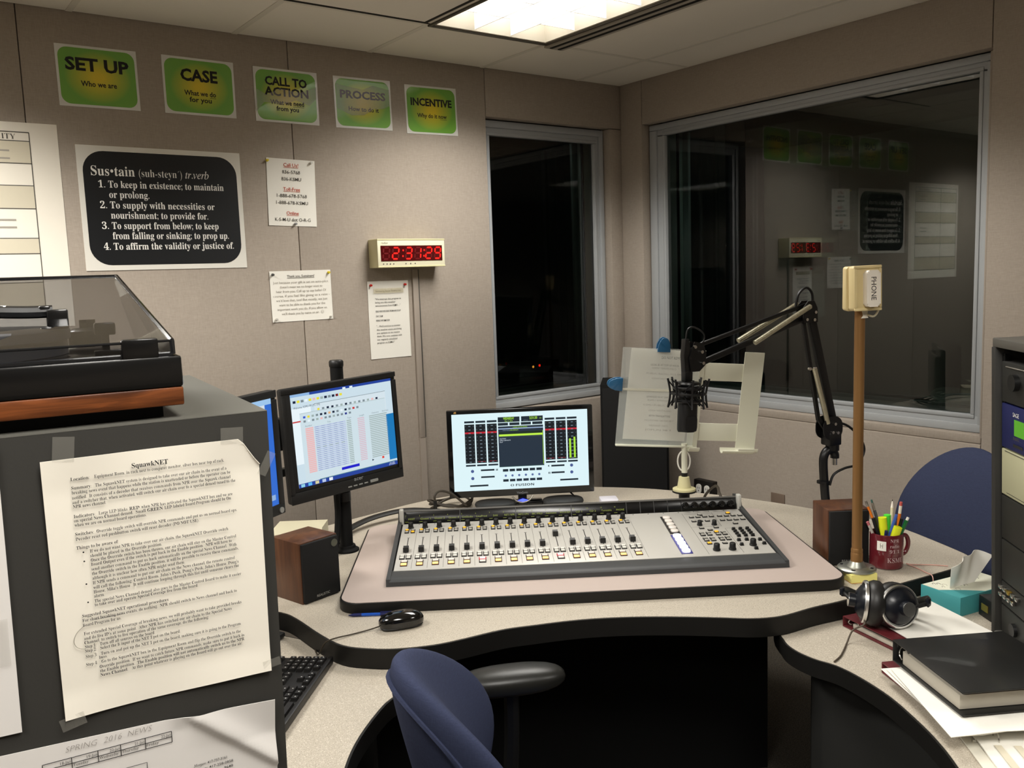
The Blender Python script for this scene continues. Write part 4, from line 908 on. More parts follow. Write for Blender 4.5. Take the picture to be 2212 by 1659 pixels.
M_STAND = mat('cream_metal', '#d9d8c4', .4); CS = pose(2.425, 2.179, 1.157, 240.9, -4, -4.9)
cs = thing('copy_stand', 'cream metal copy stand with open frame holding script pages', 'copy stand', CS)
def curl_bar(mb, x0, x1, y1):
    pr_ = [(y1, 0)]+[(-.172, 0)]+[(-.178-.018*math.sin(R(a)), .018-.018*math.cos(R(a))) for a in range(0, 181, 20)]
    mb.sheet(lambda a, b: (x0+(x1-x0)*a, pr_[min(int(round(b*(len(pr_)-1))), len(pr_)-1)][0], pr_[min(int(round(b*(len(pr_)-1))), len(pr_)-1)][1]), 1, len(pr_)-1, M_STAND, .003)
m = MB(); curl_bar(m, .195, .270, .178); m.build('upright', cs)
m = MB(); curl_bar(m, .005, .045, .178); m.build('upright', cs)
m = MB(); m.box((.12, .100, -.0015), (.17, .066, .003), M_STAND, None, .001); m.build('cross_bar', cs)
m = MB(); m.box((.12, -.125, -.0015), (.17, .066, .003), M_STAND, None, .001); m.build('cross_bar', cs)
m = MB(); m.sheet(lambda a, b: (.135+.12*a, -.182-.018*math.sin(b*math.pi*.9), .018-.018*math.cos(b*math.pi*.9)), 1, 8, M_STAND, .003); m.build('lip', cs)
for x in (-.022, 0, .03):
    m = MB(); m.cyl((x, .17, -.012), (x, .205, -.012), .007, M_WHITE, .004, 12); m.build('peg', cs)
MW = CS.inverted()
m = MB(); m.cyl((2.403, 2.187, .868), (2.405, 2.188, .99), .011, M_STAND, n=18, M=MW); m.cyl((2.403, 2.187, .865), (2.403, 2.187, .882), .0115, M_BLACK, n=18, M=MW); m.build('post', cs)
m = MB(); m.lathe([(.019, .868), (.026, .825)][::-1], mat('cream_plastic', '#cfc89c', .45), MW @ T(2.395, 2.182, 0), 24); m.lathe([(.042, .818), (.042, .825), (.024, .829)], mat('cream_plastic', '#cfc89c', .45), MW @ T(2.395, 2.182, 0), 28); m.build('flange', cs)
m = MB(); m.lathe([(.020, DZ), (.020, .81), (.044, .812), (.044, .818)], M_BLACK, MW @ T(2.395, 2.182, 0), 28); m.build('socket', cs)
m = MB(); m.tube([(2.38+.0*math.cos(R(a)), 2.20, .0) if 0 else (2.402+.018*math.cos(R(a)), 2.188-.014*math.cos(R(a)), .925+.038*math.sin(R(a))) for a in range(0, 360, 30)], .003, M_WHITE, 6, 2, True, MW); m.build('wire_loop', cs)
M_PLAST = mat('clear_sleeve', '#e6ebe6', .15, alpha=.28, coat=.5)
t = thing('plastic_sleeve', 'clear plastic sleeve over the script page on the copy stand', 'sleeve', CS @ T(-.122, .0, .012) @ RZ(0))
m = MB(); m.box((0, 0, 0), (.292, .36, .0012), M_PLAST, None, .0003); m.box((0, -.178, .006), (.292, .006, .014), mat('sleeve_edge', '#dfe0cc', .3), None, .001); m.build('sleeve', t)
m = MB(); m.box((0, .028, .0015), (.27, .008, .002), mat('sleeve_strip', '#e9e6d4', .3, alpha=.8)); m.build('strip', t)
t = thing('script_page', 'cream script page with faint printed lines on the copy stand', 'page', CS @ T(-.12, .008, .005) @ RZ(-1))
m = MB(); paper(m, .235, .335, M_CREAM); m.build('sheet', t)
m = MB()
for k, (s_, y, sz, ink, wd) in enumerate((('DO NOT REMOVE', .140, .014, I_BLACK, .085), ('LEGAL ID AT TOP OF HOUR', .108, .010, I_GREY, .105), ('KSMU · SPRINGFIELD', .096, .009, I_LIGHT, .09), ('PUBLIC RADIO 91.1 FM', .076, .009, I_LIGHT, .13), ('KSMW WEST PLAINS', .058, .009, I_LIGHT, .085), ('. . . . . . . . .', .02, .009, I_LIGHT, .08),
        ('EXPANDED ID AT 5AM, NOON', -.010, .010, I_GREY, .11), ('KSMU SPRINGFIELD', -.022, .009, I_LIGHT, .10), ('KSMU PUBLIC RADIO', -.040, .009, I_LIGHT, .13), ('KSMW WEST PLAINS', -.060, .009, I_LIGHT, .085), ('WITH TRANSLATORS', -.080, .010, I_BLACK, .08), ('MOUNTAIN GROVE 88.7', -.097, .009, I_LIGHT, .11), ('NEOSHO 103.7', -.116, .009, I_LIGHT, .07), ('JOPLIN 98.9', -.132, .009, I_LIGHT, .10))):
    m.text(s_, .012 if k else .040, y-(0 if k else .006), sz, ink, None, 'CENTER', wd, z=.0016)
m.build('lettering', t)
M_BLUECLIP = mat('blue_plastic', '#285d84', .3, coat=.3)
for lab, M_ in (('blue plastic clip on the top edge of the script page', CS @ T(-.118, .176, .012)), ('blue plastic clip on the left edge of the copy stand', CS @ T(-.268, .045, .012) @ RZ(90))):
    t = thing('page_clip', lab, 'clip', M_, 'blue clips on the copy stand'); m = MB()
    o = [(-.024, -.008), (.024, -.008), (.022, .018)]+[(.018*math.cos(R(a)), .024+.02*math.sin(R(a))) for a in range(10, 171, 16)]+[(-.022, .018)]
    m.prism(o, .003, .009, M_BLUECLIP, None, .002); m.prism(o, -.020, -.014, M_BLUECLIP, None, .002); m.box((0, -.002, -.005), (.044, .006, .026), M_BLUECLIP, None, .002); m.build('jaw', t)

# ================================================================== phone light on its copper pole
ph = thing('phone_light', 'cream PHONE signal light on a copper pipe with galvanised flange', 'signal light', T(2.223, 1.376, DZ+.009))
M_COP = mat('copper_pipe', '#8f6a40', .42, .6, bump=.1, bscale=60); M_GALV = mat('galvanised_steel', '#a9aba2', .35, .9); M_BOXC = mat('light_box_cream', '#dcc996', .45)
m = MB(); m.lathe([(.0140, .03), (.0140, .755)], M_COP, None, 24); m.lathe([(.0165, .028), (.0165, .062), (.015, .066)], M_COP, None, 24); m.lathe([(.0160, .066), (.0160, .074), (.0145, .078)], M_COP, None, 24); m.build('pipe', ph)
m = MB(); m.lathe([(.018, .040), (.022, .034), (.028, .026), (.050, .023), (.053, .020), (.053, .016)], M_GALV, None, 36)
for k in range(4): m.cyl((.04*math.cos(R(90*k+20)), .04*math.sin(R(90*k+20)), .0235), (.04*math.cos(R(90*k+20)), .04*math.sin(R(90*k+20)), .0247), .006, M_BLACKM, n=12)
m.build('flange', ph)
PH = T(2.223, 1.376, DZ+.009).inverted() @ pose(2.226, 1.371, 1.556, 236, 0, 1)
m = MB(); m.prism(rrect(.076, .122, .009, 4), -.005, .032, M_BOXC, None, .004); ring(m, -.038, .038, -.061, .061, .008, .008, .008, .008, .03, .036, M_BOXC, None, .002); m.build('front_box', ph, PH)
m = MB(); m.prism(rrect(.072, .122, .008, 4), -.030, .0, M_BOXC, None, .004); m.build('rear_box', ph, PH @ T(-.004, -.002, -.012) @ RY(-4) @ RX(3))
m = MB(); m.prism(rrect(.038, .098, .008, 5), .032, .056, mat('white_lens', '#f0e8da', .35), None, .006); m.build('lens', ph, PH @ T(.006, -.001, 0))
m = MB(); m.text('PHONE', 0, -.007, .020, I_BLACK, RZ(-90), 'CENTER', .062, z=.0565); m.build('lettering', ph, PH @ T(.006, -.001, 0))
m = MB(); m.lathe([(.014, -.061), (.012, -.075), (.015, -.082)], mat('white_putty', '#cfcabc', .7), RX(-90), 16); m.tube([(.006, -.07, 0), (.028, -.078, .01), (.044, -.05, .012), (.046, -.02, .008), (.040, .0, .0)], .003, mat('white_wire', '#cfc9b0', .4), 6); m.build('wire', ph, PH)
m = MB(); m.box((0, 0, .0125), (.076, .076, .024), mat('yellow_note_paper', '#efe68c', .8, emit=None)); m.box((0, 0, .0005), (.078, .078, .001), mat('note_base', '#b5722c', .7))
solo(m, 'sticky_note_pad', 'yellow sticky note pad under the copper pole flange', 'note pad', T(2.217, 1.369, DZ) @ RZ(-30))

# ================================================================== mug with pens
mg = thing('mug', 'maroon coffee mug with a white tag holding pens and pencils', 'mug', T(2.373, 1.374, DZ))
M_MAR = mat('maroon_glaze', '#5e1a22', .2, coat=.4); MFC = RZ(-122)                                    # local -Y .. camera side
m = MB(); m.lathe([(.0, .004), (.036, .004), (.040, .0), (.0455, .004), (.0465, .012), (.0465, .100), (.0455, .103), (.0435, .1035), (.042, .101), (.0415, .012), (.0, .008)], M_MAR, None, 48); m.build('body', mg)
IR = Vector((.5, -.866, 0)); IT = Vector((-.866, -.5, 0))                                              # rightwards and towards the viewer
hv = (IR*.80-IT*.6).normalized()
m = MB(); m.tube([hv*.044+Vector((0, 0, .088)), hv*.066+Vector((0, 0, .085)), hv*.074+Vector((0, 0, .06)), hv*.064+Vector((0, 0, .035)), hv*.044+Vector((0, 0, .028))], .0065, M_MAR, 10); m.build('handle', mg)
def onmug(a0, w_, z0, h_, r=.0469):     # curved patch on the mug, a0 from the viewer direction towards the right
    def f(u, v):
        a = a0+(u-.5)*w_/r; d = IT*math.cos(a)+IR*math.sin(a); return (d.x*r, d.y*r, z0+h_*v)
    return f
m = MB(); m.sheet(onmug(-.28, .026, .058, .028), 5, 2, M_WHITE, .0006); m.build('paper_tag', mg)
m = MB(); m.tube([onmug(-.33, .001, .066, .014, .0475)(0, v) for v in (0, .5, 1)], .0007, I_LIGHT, 4, 0); m.tube([onmug(-.2, .001, .066, .012, .0475)(0, v) for v in (0, .5, 1)], .0007, I_LIGHT, 4, 0); m.tube([onmug(-.265, .006, .073, 0, .0475)(u, 0) for u in (0, .5, 1)], .0007, I_LIGHT, 4, 0); m.build('tag_writing', mg)
M_PRN = mat('mug_print', '#b09496', .4)
m = MB(); tmp = MB(); tmp.text(bold('KSMU'), 0, 0, .020, M_PRN, None, 'CENTER', .05); 
for k, (s_, yy) in enumerate((('91.1', .028), ('radio', .044), ('NPR', .06))): tmp.text(bold(s_), -.004, yy, .014, M_PRN, None, 'CENTER', .03-.002*k)
for v in tmp.bm.verts:
    a = .60+v.co.x/.047; d = IT*math.cos(a)+IR*math.sin(a); z = .024+v.co.y; v.co = Vector((d.x*.0469, d.y*.0469, z))
m.merge(tmp, M_PRN); m.build('lettering', mg)
def stick(name, label, tx, ty, topz, bx, by, r, segs, cat='pen'):
    """pen standing in the mug; offsets along image right / towards the viewer; segs=(len fraction from the top, material, radius factor)"""
    top = IR*tx+IT*ty+Vector((0, 0, topz)); bot = IR*bx+IT*by+Vector((0, 0, .012))
    t = thing(name, label, cat, T(2.373, 1.374, DZ), 'pens and pencils in the maroon mug'); d = bot-top; a = 0.
    for nm, l, mm, k0, k1 in segs:
        m = MB(); m.cyl(top+d*a, top+d*min(1, a+l), r*k0, mm, r*k1, 14); m.build(nm, t); a += l
ORG = mat('pencil_orange', '#d9731c', .4); ERA = mat('eraser_pink', '#b5656a', .8); FER = mat('ferrule', '#c9c4ba', .3, .9); YEL = mat('highlighter_yellow', '#d8e022', .4, emit='#c8d810', estr=.0); GRN = mat('highlighter_green', '#4fd43c', .4)
stick('pencil', 'orange pencil with worn grey eraser leaning left in the mug', -.058, .0, .192, .012, .01, .0038, (('eraser', .04, mat('eraser_grey', '#6f665c', .8), .9, 1), ('ferrule', .05, FER, 1, 1), ('shaft', .91, ORG, 1, 1)), 'pencil')
stick('mechanical_pencil', 'dark grey mechanical pencil leaning left behind the orange pencil', -.043, -.012, .194, .01, -.01, .0042, (('cap', .05, mat('teal_cap', '#3a5f58', .4), .6, .7), ('grip', .12, FER, 1, 1), ('shaft', .83, mat('pen_grey', '#4e4f58', .4), 1, 1)), 'pencil')
stick('pencil', 'white pencil with pink eraser at the left front of the mug', -.052, .024, .136, .0, .01, .0042, (('eraser', .08, ERA, 1, 1), ('shaft', .92, mat('pencil_white', '#b9b3aa', .5), 1, 1)), 'pencil')
stick('marker_pen', 'black marker pen standing at the left in the mug', -.036, .016, .146, .004, .012, .0065, (('cap', .45, M_BLACK, .9, 1), ('barrel', .55, mat('marker_barrel', '#2a1714', .5), 1, 1)))
stick('highlighter', 'flat yellow highlighter standing upright behind the mug rim', -.012, .008, .148, .0, .01, .0125, (('cap', .4, YEL, .95, 1), ('barrel', .6, YEL, 1, 1)))
stick('highlighter', 'bright green highlighter behind the upright yellow one', .001, -.010, .152, .004, -.012, .0105, (('cap', .4, GRN, .95, 1), ('barrel', .6, GRN, 1, 1)))
stick('pencil', 'pale cream pencil with sharpened tip upwards in the mug', .0145, -.016, .198, .01, .0, .0042, (('lead', .03, M_BLACKM, .1, .25), ('tip', .10, M_CREAM, .3, 1), ('shaft', .87, mat('pencil_cream', '#d9cfae', .5), 1, 1)), 'pencil')
stick('ballpoint_pen', 'blue ballpoint pen leaning right across the mug', .026, .012, .160, -.016, .016, .0052, (('cap', .5, mat('pen_blue', '#3c5aa8', .3), .8, 1), ('barrel', .5, mat('pen_barrel_grey', '#6a7078', .4), 1, 1)))
stick('pencil', 'orange pencil with white band and red eraser at the right of the mug', .038, -.010, .193, .02, -.014, .0044, (('eraser', .06, mat('eraser_red', '#b8504a', .8), .9, 1), ('ferrule', .13, mat('white_band', '#ded6c4', .5), 1, 1), ('shaft', .81, ORG, 1, 1)), 'pencil')
stick('ballpoint_pen', 'green ballpoint pen with white button leaning right in the mug', .057, .004, .152, .004, .006, .0055, (('button', .06, M_WHITE, .7, .7), ('barrel', .94, mat('pen_green', '#0f5f2e', .3), 1, 1)))
stick('highlighter', 'short yellow highlighter leaning right at the front of the mug', .031, .020, .126, -.004, .020, .0125, (('cap', .4, YEL, .95, 1), ('barrel', .6, YEL, 1, 1)))
stick('ballpoint_pen', 'small dark blue capped pen at the front of the mug', .0, .026, .114, -.010, .022, .0050, (('cap', .35, mat('pen_navy', '#1a2450', .3), 1, 1), ('barrel', .65, FER, 1, 1)))
stick('ballpoint_pen', 'black pen between the orange pencil and green pen in the mug', .040, .002, .146, .012, .0, .0048, (('cap', .5, M_BLACK, .9, 1), ('barrel', .5, M_BLACK, 1, 1)))
m = MB(); m.tube([(2.415, 1.335, .742), (2.43, 1.325, .738), (2.47, 1.285, .7375), (2.492, 1.25, .7375)], .0015, mat('pink_cord', '#c99a8e', .6), 5); m.tube([(2.415, 1.335, .742), (2.412, 1.30, .7375), (2.395, 1.265, .7375), (2.388, 1.246, .737), (2.383, 1.238, .732), (2.380, 1.2345, .715)], .0016, mat('pink_cord', '#c99a8e', .6), 5)
solo(m, 'thin_cord', 'thin pinkish cord straying from the mug over the desk edge', 'cord')

# ================================================================== headphones
M_PAD = mat('headphone_leather', '#1b1a19', .45, bump=.2, bscale=120); M_CHR = mat('chrome_ring', '#e4e4e2', .28, 1.); M_CUP = mat('headphone_cup', '#10131a', .3)
hp = thing('headphones', 'black over ear headphones with chrome rings resting on the maroon binder', 'headphones', T(1.991, 1.148, .722))
def cup(cx, cy, cz, yaw, tilt, lab):
    M_ = T(cx, cy, cz) @ RZ(yaw) @ RY(90-tilt)
    m = MB(); m.lathe([(.030, -.047), (.048, -.044), (.057, -.032), (.057, -.018), (.052, -.008), (.046, -.004)], M_PAD, M_, 36); m.build('ear_pad', hp)
    m = MB(); m.lathe([(.0535, -.004), (.0535, .002), (.0515, .0045), (.048, .0045), (.046, .001)], M_CHR, M_, 40); m.build('chrome_ring', hp)
    m = MB(); m.lathe([(.046, .0), (.040, .010), (.026, .020), (.018, .022), (.018, .036), (.016, .038), (0, .038)], M_CUP, M_, 36); m.build('ear_cup', hp)
    m = MB(); m.lathe([(.0155, .0382), (.0175, .0382), (.0175, .0375)], M_CHR, M_, 28); m.build('hub_ring', hp)
cup(.018, -.022, .053, 247, 10, 'R'); cup(-.014, .054, .053, 128, 6, 'L')
m = MB(); pts = [(.055, -.075, .07), (.085, -.055, .06), (.105, .0, .03), (.10, .06, .022), (.06, .10, .03), (.01, .115, .055), (-.03, .105, .07)]
m.tube(pts, .006, M_BLACK, 8, 5, False, None, 2.2); m.build('headband', hp)
for p, q in (((.055, -.075, .07), (.012, -.055, .06)), ((-.03, .105, .07), (-.038, .08, .06))):
    m = MB(); m.box((0, 0, 0), (.014, .010, .02), M_CUP, T(*p), .003); m.tube([p, q], .004, M_BLACK, 6, 0); m.build('slider', hp)
m = MB(); m.tube([(-.030, .062, .03), (-.048, .030, .012), (-.06, .055, -.010), (-.085, .055, -.0345), (-.12, .040, -.0365), (-.165, .022, -.0365), (-.202, .014, -.0365)], .0024, mat('headphone_cord', '#4a4034', .6), 6); m.build('cord', hp)

# ================================================================== binders, papers, tissues on the right wing
M_RED = mat('maroon_vinyl', '#5a1f24', .4, coat=.2)
def binder(name, label, M_, w, d, h, mm, pages, open_left=True):
    t = thing(name, label, 'binder', M_)
    m = MB(); m.box((w/2, -d/2, .0015), (w, d, .003), mm, None, .001); m.build('bottom_cover', t)
    m = MB(); m.box((w/2, -d/2, h-.0015), (w, d, .003), mm, None, .001); m.build('top_cover', t)
    m = MB(); m.box((w/2, -.0015, h/2), (w, .003, h), mm, None, .001); m.build('spine', t)
    if pages:
        m = MB(); m.box((w/2, -d/2-.004, .004+(h-.008)*pages/2), (w-.016, d-.05, (h-.008)*pages), mat('page_block', '#b3ac9e', .85), None, .001); m.build('pages', t)
    m = MB(); m.box((w/2, -.02, .006), (w-.04, .03, .006), M_STEEL)
    for x in (.012, w/2, w-.012):
        pp_ = [(x, -.02, .008), (x, -.008, h*.35), (x, -.014, h*.7), (x, -.034, h*.82), (x, -.05, h*.5), (x, -.044, h*.2), (x, -.03, .008)]
        m.tube(pp_, .002, M_STEEL, 6, 3)
    m.build('ring_mechanism', t)
    return t
# local frame: x along the spine (away from its left end), -y towards the opening
def bframe(o, along):
    x = Vector((along[0], along[1], 0)).normalized(); return frame(o, x, (-x.y, x.x, 0), (0, 0, 1))
binder('binder', 'maroon binder lying under the headphones', bframe((1.995, 1.273, WZ+.001), (.303, -.083)), .25, .255, .028, M_RED, .55)
binder('binder', 'lower maroon binder beneath the thick black binder', bframe((1.822, 1.062, WZ+.001), (.55, -.30)), .26, .25, .026, M_RED, .4)
binder('binder', 'thick black binder lying on papers at the right', bframe((1.812, 1.030, WZ+.044), (.19, -.115)), .265, .262, .050, mat('black_vinyl', '#141413', .4, coat=.15), .72)
m = MB(); m.sheet(lambda a, b: (.0+.215*a, -.28*b, .0006+.006*math.sin(a*3)*b), 6, 6, M_WHITE, .0012); m.box((.11, -.14, -.002), (.21, .275, .003), M_WHITE)
t = tag(m.build('paper_sheets', None, bframe((2.05, 1.262, WZ+.0325), (.30, -.13))), 'white loose sheets on the maroon binder beside the headphones', 'papers')
m = MB()
for k, (dx, dy, a) in enumerate(((0, 0, 0), (.006, -.012, -3), (.012, -.022, -7))):
    m.sheet(lambda u, v: (.26*u, -.285*v-.01*math.sin(u*5+k)*v, .0008*k+.004*v*u), 5, 5, M_WHITE, .0012, T(dx, dy, .001+.0035*k) @ RZ(a))
tag(m.build('paper_stack', None, bframe((1.782, 1.040, WZ+.028), (.20, -.125))), 'fanned white papers sticking out under the thick black binder', 'papers')
ob = thing('open_binder', 'open ring binder with printed white pages at the bottom right corner', 'binder', bframe((1.712, .826, WZ+.001), (-.11, -.115)))
m = MB(); m.box((.11, .10, .0015), (.24, .23, .003), mat('pale_vinyl', '#d6d2c4', .4), None, .001); m.build('cover', ob)
m = MB(); m.sheet(lambda u, v: (.002+.06*u, .005+.21*v, .006+.004*u), 3, 3, M_WHITE, .001); m.build('divider_page', ob)
m = MB(); m.sheet(lambda u, v: (.064+.16*u, .008+.20*v, .010-.004*u), 3, 3, M_WHITE, .003); m.build('pages', ob)
m = MB()
for k in range(4): m.rect(.085, .03+.036*k, .2, .044+.036*k, M_SHADE, None, .0112)
m.build('printing', ob)
for y in (.045, .15):
    m = MB(); m.tube([(.058+.014*math.cos(R(a)), y, .010+.014*math.sin(R(a))) for a in range(-20, 201, 20)], .0017, M_STEEL, 6, 2); m.build('ring', ob)
m = MB(); m.box((.061, .105, .006), (.006, .21, .006), M_STEEL); m.build('spine_bar', ob)

tb = thing('tissue_box', 'flat teal tissue box with white patterned top on the right wing', 'tissue box', bframe((2.300, 1.228, WZ), (-.024, -.12)))
M_TEAL = mat('teal_card', '#3f8f92', .6); M_TOPW = mat('tissue_box_top', '#d8d8c6', .6)
m = MB(); m.box((.062, .11, .026), (.124, .22, .052), M_TEAL, None, .001); m.build('carton', tb)
m = MB(); m.poly([(.002, .002), (.055, .003), (.09, .06), (.122, .10), (.122, .218), (.002, .218)], M_TOPW, None, .0524)
for k in range(14):
    a, b, r_ = random.uniform(.012, .09), random.uniform(.02, .2), random.uniform(.004, .009); m.tube([(a+r_*math.cos(R(t)), b+r_*.8*math.sin(R(t)), .0527) for t in range(0, 300, 40)], .0006, I_GREY if k % 3 else I_LIGHT, 4, 2)
m.build('printed_top', tb)
def tissue(u, v):
    a = (u-.5)*.16; f = v
    return (.062+.034*math.sin(u*5+1)*f*.7+.007*f*math.sin(u*13), .085+.03*f+a*(.6+.65*f), .050+.085*f*(1-.9*(u-.45)**2)+.006*math.sin(u*9)*f)
m = MB(); m.sheet(tissue, 26, 12, mat('tissue_paper', '#f4f2ea', .9, spec=.1), .0006); solo(m, 'tissue', 'white tissue pulled up out of the teal box', 'tissue', bframe((2.300, 1.228, WZ), (-.024, -.12)))
m = MB(); m.box((.03, .03, .028), (.06, .06, .056), M_BLACK, None, .003); m.box((-.0005, .03, .028), (.002, .03, .018), mat('gold_foil', '#b49a4a', .35, .8))
solo(m, 'small_black_box', 'small black box with gold label beside the rack foot', 'box', T(2.296, 1.036, WZ) @ RZ(-35))

# ================================================================== equipment rack at the right edge
XA = Vector((-math.cos(R(46.1)), -math.sin(R(46.1)), 0)); NF = Vector((math.cos(R(136.1)), math.sin(R(136.1)), 0))
RK = frame((2.22, .9906, WZ), XA, (0, 0, 1), NF) @ RX(1.6)            # x along the face towards the viewer, y up, z out of the face
rk = thing('equipment_rack', 'black desktop equipment rack standing at the right edge', 'rack', RK)
M_RK = mat('rack_charcoal', '#2b2a27', .6)
for x in (.011, .50):
    m = MB(); m.box((x, .365, -.20), (.022, .73, .42), M_RK, None, .002); m.build('side_panel', rk)
m = MB(); m.box((.255, .741, -.20), (.50, .022, .42), mat('rack_top_grey', '#55524b', .6), None, .003); m.build('top_panel', rk)
m = MB(); m.box((.255, .365, -.39), (.48, .72, .02), M_BLACKM); m.build('back_panel', rk)
m = MB(); m.box((.255, .012, -.02), (.48, .024, .06), mat('rack_base_silver', '#8a8880', .4, .5), None, .003); m.build('base_rail', rk)
m = MB(); m.box((.030, .37, -.012), (.016, .69, .012), M_BLACK)
for k in range(28): m.cyl((.030, .05+k*.0245, -.006), (.030, .05+k*.0245, -.0052), .003, M_BLACKM if k % 4 else M_STEEL, n=8)
m.build('rack_rail', rk)
def module(y0, y1, mm, nm='rack_module'):
    m = MB(); m.box((.255, (y0+y1)/2, -.06), (.44, y1-y0-.004, .12), mm, None, .002); return m.build(nm, rk)
mod_dark = mat('module_dark', '#22221f', .5)
a = module(.60, .70, mod_dark); m = MB(); m.cyl((.115, .655, .0), (.115, .655, .012), .02, M_BLACK); m.tube([(.06, .687, .001), (.25, .687, .001)], .0015, FER, 6, 0); m.build('knob', a)
b = module(.49, .60, mat('module_blue', '#1c2358', .4)); m = MB(); m.rect(.105, .530, .16, .568, G('#5fae2a', .8), None, .001); m.build('green_display', b)
m = MB(); m.text('SAGE', .097, .574, .014, I_WHITE, z=.001); m.text('ENDEC', .10, .520, .010, I_GREY, z=.001); m.rect(.1, .503, .15, .510, I_BLACK, None, .001); m.build('lettering', b)
c = module(.375, .49, mat('module_cream', '#b6b493', .5)); m = MB(); m.rect(.055, .484, .3, .4855, I_BLACK, None, .001); m.rect(.065, .384, .3, .3852, I_BLACK, None, .001); m.build('printing', c)
module(.265, .375, mod_dark); module(.16, .265, mod_dark)
d_ = module(.10, .16, mod_dark)
for k in range(9):
    m = MB(); x = .045+.022*(k % 5); y = .145-.018*(k//5); m.box((x, y, .004), (.015, .010, .01), M_STEEL if k != 2 else mat('brass_button', '#b79b4a', .3, .9), None, .002); m.build('button', d_)
module(.030, .10, mod_dark)
m = MB(); m.cyl((.11, .06, .0), (.11, .06, .008), .016, M_BLACK); m.build('knob', rk)

# ================================================================== keyboard, mouse, pen
KB = bframe((.885, 1.972, WZ), (-.677, -.736))            # x along the front edge towards the viewer, y away from the typist's right hand
# -y of this frame points to the typist; keys run towards +? so mirror with a turn
kf = frame((.885, 1.972, WZ), Vector((-.677, -.736, 0)).normalized(), Vector((-.736, .677, 0)).normalized(), (0, 0, -1))
KF = frame((.872, 1.957, WZ), Vector((-.677, -.736, 0)).normalized(), Vector((.736, -.677, 0)).normalized(), (0, 0, 1))     # y towards the typist
kb = thing('keyboard', 'black computer keyboard on the lower left desk wing', 'keyboard', KF)
M_KB = mat('keyboard_black', '#151413', .45); M_KEY = mat('key_black', '#1a1918', .4); M_LEG = mat('key_legend', '#a8a8a4', .6)
m = MB(); m.prism([(0, 0), (.45, 0), (.45, -.165), (0, -.165)], .0, .016, M_KB, None, .003); m.box((.225, -.004, .012), (.45, .012, .018), M_KB, None, .003); m.build('case', kb)
m = MB(); m.box((.19, -.040, .0165), (.10, .07, .002), M_BLACKM); m.build('deck', kb) if 0 else m.bm.free()
def keymesh(w):
    m = MB(); h = .0095; a, b = (w-.002)/2, .0085; c, d = a-.0022, .0066
    m.add([(-a, -b, 0), (a, -b, 0), (a, b, 0), (-a, b, 0), (-c, -d+.001, h), (c, -d+.001, h), (c, d+.0005, h), (-c, d+.0005, h)], [(0, 1, 5, 4), (1, 2, 6, 5), (2, 3, 7, 6), (3, 0, 4, 7), (4, 5, 6, 7)], M_KEY)
    m.rect(-.0025, .0005, .0005, .0035, M_LEG, None, h+.0003); return m.mesh('key')
k1 = keymesh(.019); k2 = keymesh(.038); kS = keymesh(.12); P_ = .019
def key(x, y, me=k1): put('key', me, kb, T(x, y, .014))
for r_ in range(5):                                        # number pad at the far end
    for c_ in range(4):
        if r_ == 0 and c_ in (2,): key(.016+2.5*P_, -.020); continue
        if r_ == 0 and c_ == 3: continue
        key(.016+c_*P_, -.020-r_*P_)
for c_ in range(4): key(.016+c_*P_, -.020-5.6*P_)
for c_ in range(3): key(.103+c_*P_, -.020); key(.103+c_*P_, -.020-3*P_); key(.103+c_*P_, -.020-4*P_); key(.103+c_*P_, -.020-5.6*P_)
key(.103+P_, -.020-P_)
x0 = .171
for r_ in range(1, 5):
    key(x0+.010, -.020-r_*P_, k2)
    for c_ in range(12): key(x0+.038+c_*P_, -.020-r_*P_)
for c_ in range(3): key(x0+c_*.024, -.020)
key(x0+.13, -.020, kS)
for c_ in range(12): key(x0+c_*P_+.004*(c_//4), -.020-5.6*P_)

ms = thing('computer_mouse', 'glossy black computer mouse on the desk before the platform', 'mouse', T(1.058, 1.937, DZ) @ RZ(163))
m = MB(); m.ell((0, 0, .016), (.059, .031, .022), mat('mouse_gloss', '#0a0a0a', .12, coat=.6), None, 32, 16, .82); m.ell((0, 0, .006), (.056, .029, .006), M_BLACK, None, 32, 8, .7)
for v in m.bm.verts:
    if v.co.z < 0.001: v.co.z = .001
    if v.co.z > .016: v.co.z += .004*math.cos(v.co.x/.06*1.4)
m.build('shell', ms)
m = MB(); m.cyl((.028, -.003, .036), (.028, .003, .036), .008, M_BLACKM, n=16); m.build('scroll_wheel', ms)
m = MB(); m.box((.03, 0, .0365), (.045, .0009, .004), M_BLACKM); m.build('button_gap', ms)
m = MB(); m.tube([(.058, 0, .010), (.085, -.004, .004), (.13, .004, .003), (.172, .018, .006), (.197, .012, -.004), (.212, -.01, -.040), (.214, -.06, -.0495), (.21, -.11, -.0495)], .0019, mat('mouse_cord', '#3a3226', .6), 6); m.build('cord', ms)
bp = thing('ballpoint_pen', 'blue ballpoint pen lying along the front of the platform', 'pen', frame((.984, 2.090, DZ+.0045), Vector((.108, -.079, 0)).normalized(), Vector((.079, .108, 0)).normalized(), (0, 0, 1)))
m = MB(); m.cyl((.012, 0, 0), (.14, 0, 0), .0042, mat('pen_translucent_blue', '#1d4fae', .2), n=14); m.build('barrel', bp)
m = MB(); m.cyl((.0, 0, 0), (.012, 0, 0), .0012, mat('pen_tip_navy', '#141c50', .3), .004, 12); m.cyl((.012, 0, 0), (.035, 0, 0), .0044, mat('pen_tip_navy', '#141c50', .3), n=14); m.build('tip', bp)
m = MB(); m.cyl((.085, 0, 0), (.142, 0, 0), .005, mat('pen_tip_navy', '#141c50', .3), n=14); m.box((.11, 0, .006), (.05, .003, .002), mat('pen_tip_navy', '#141c50', .3)); m.build('cap', bp)

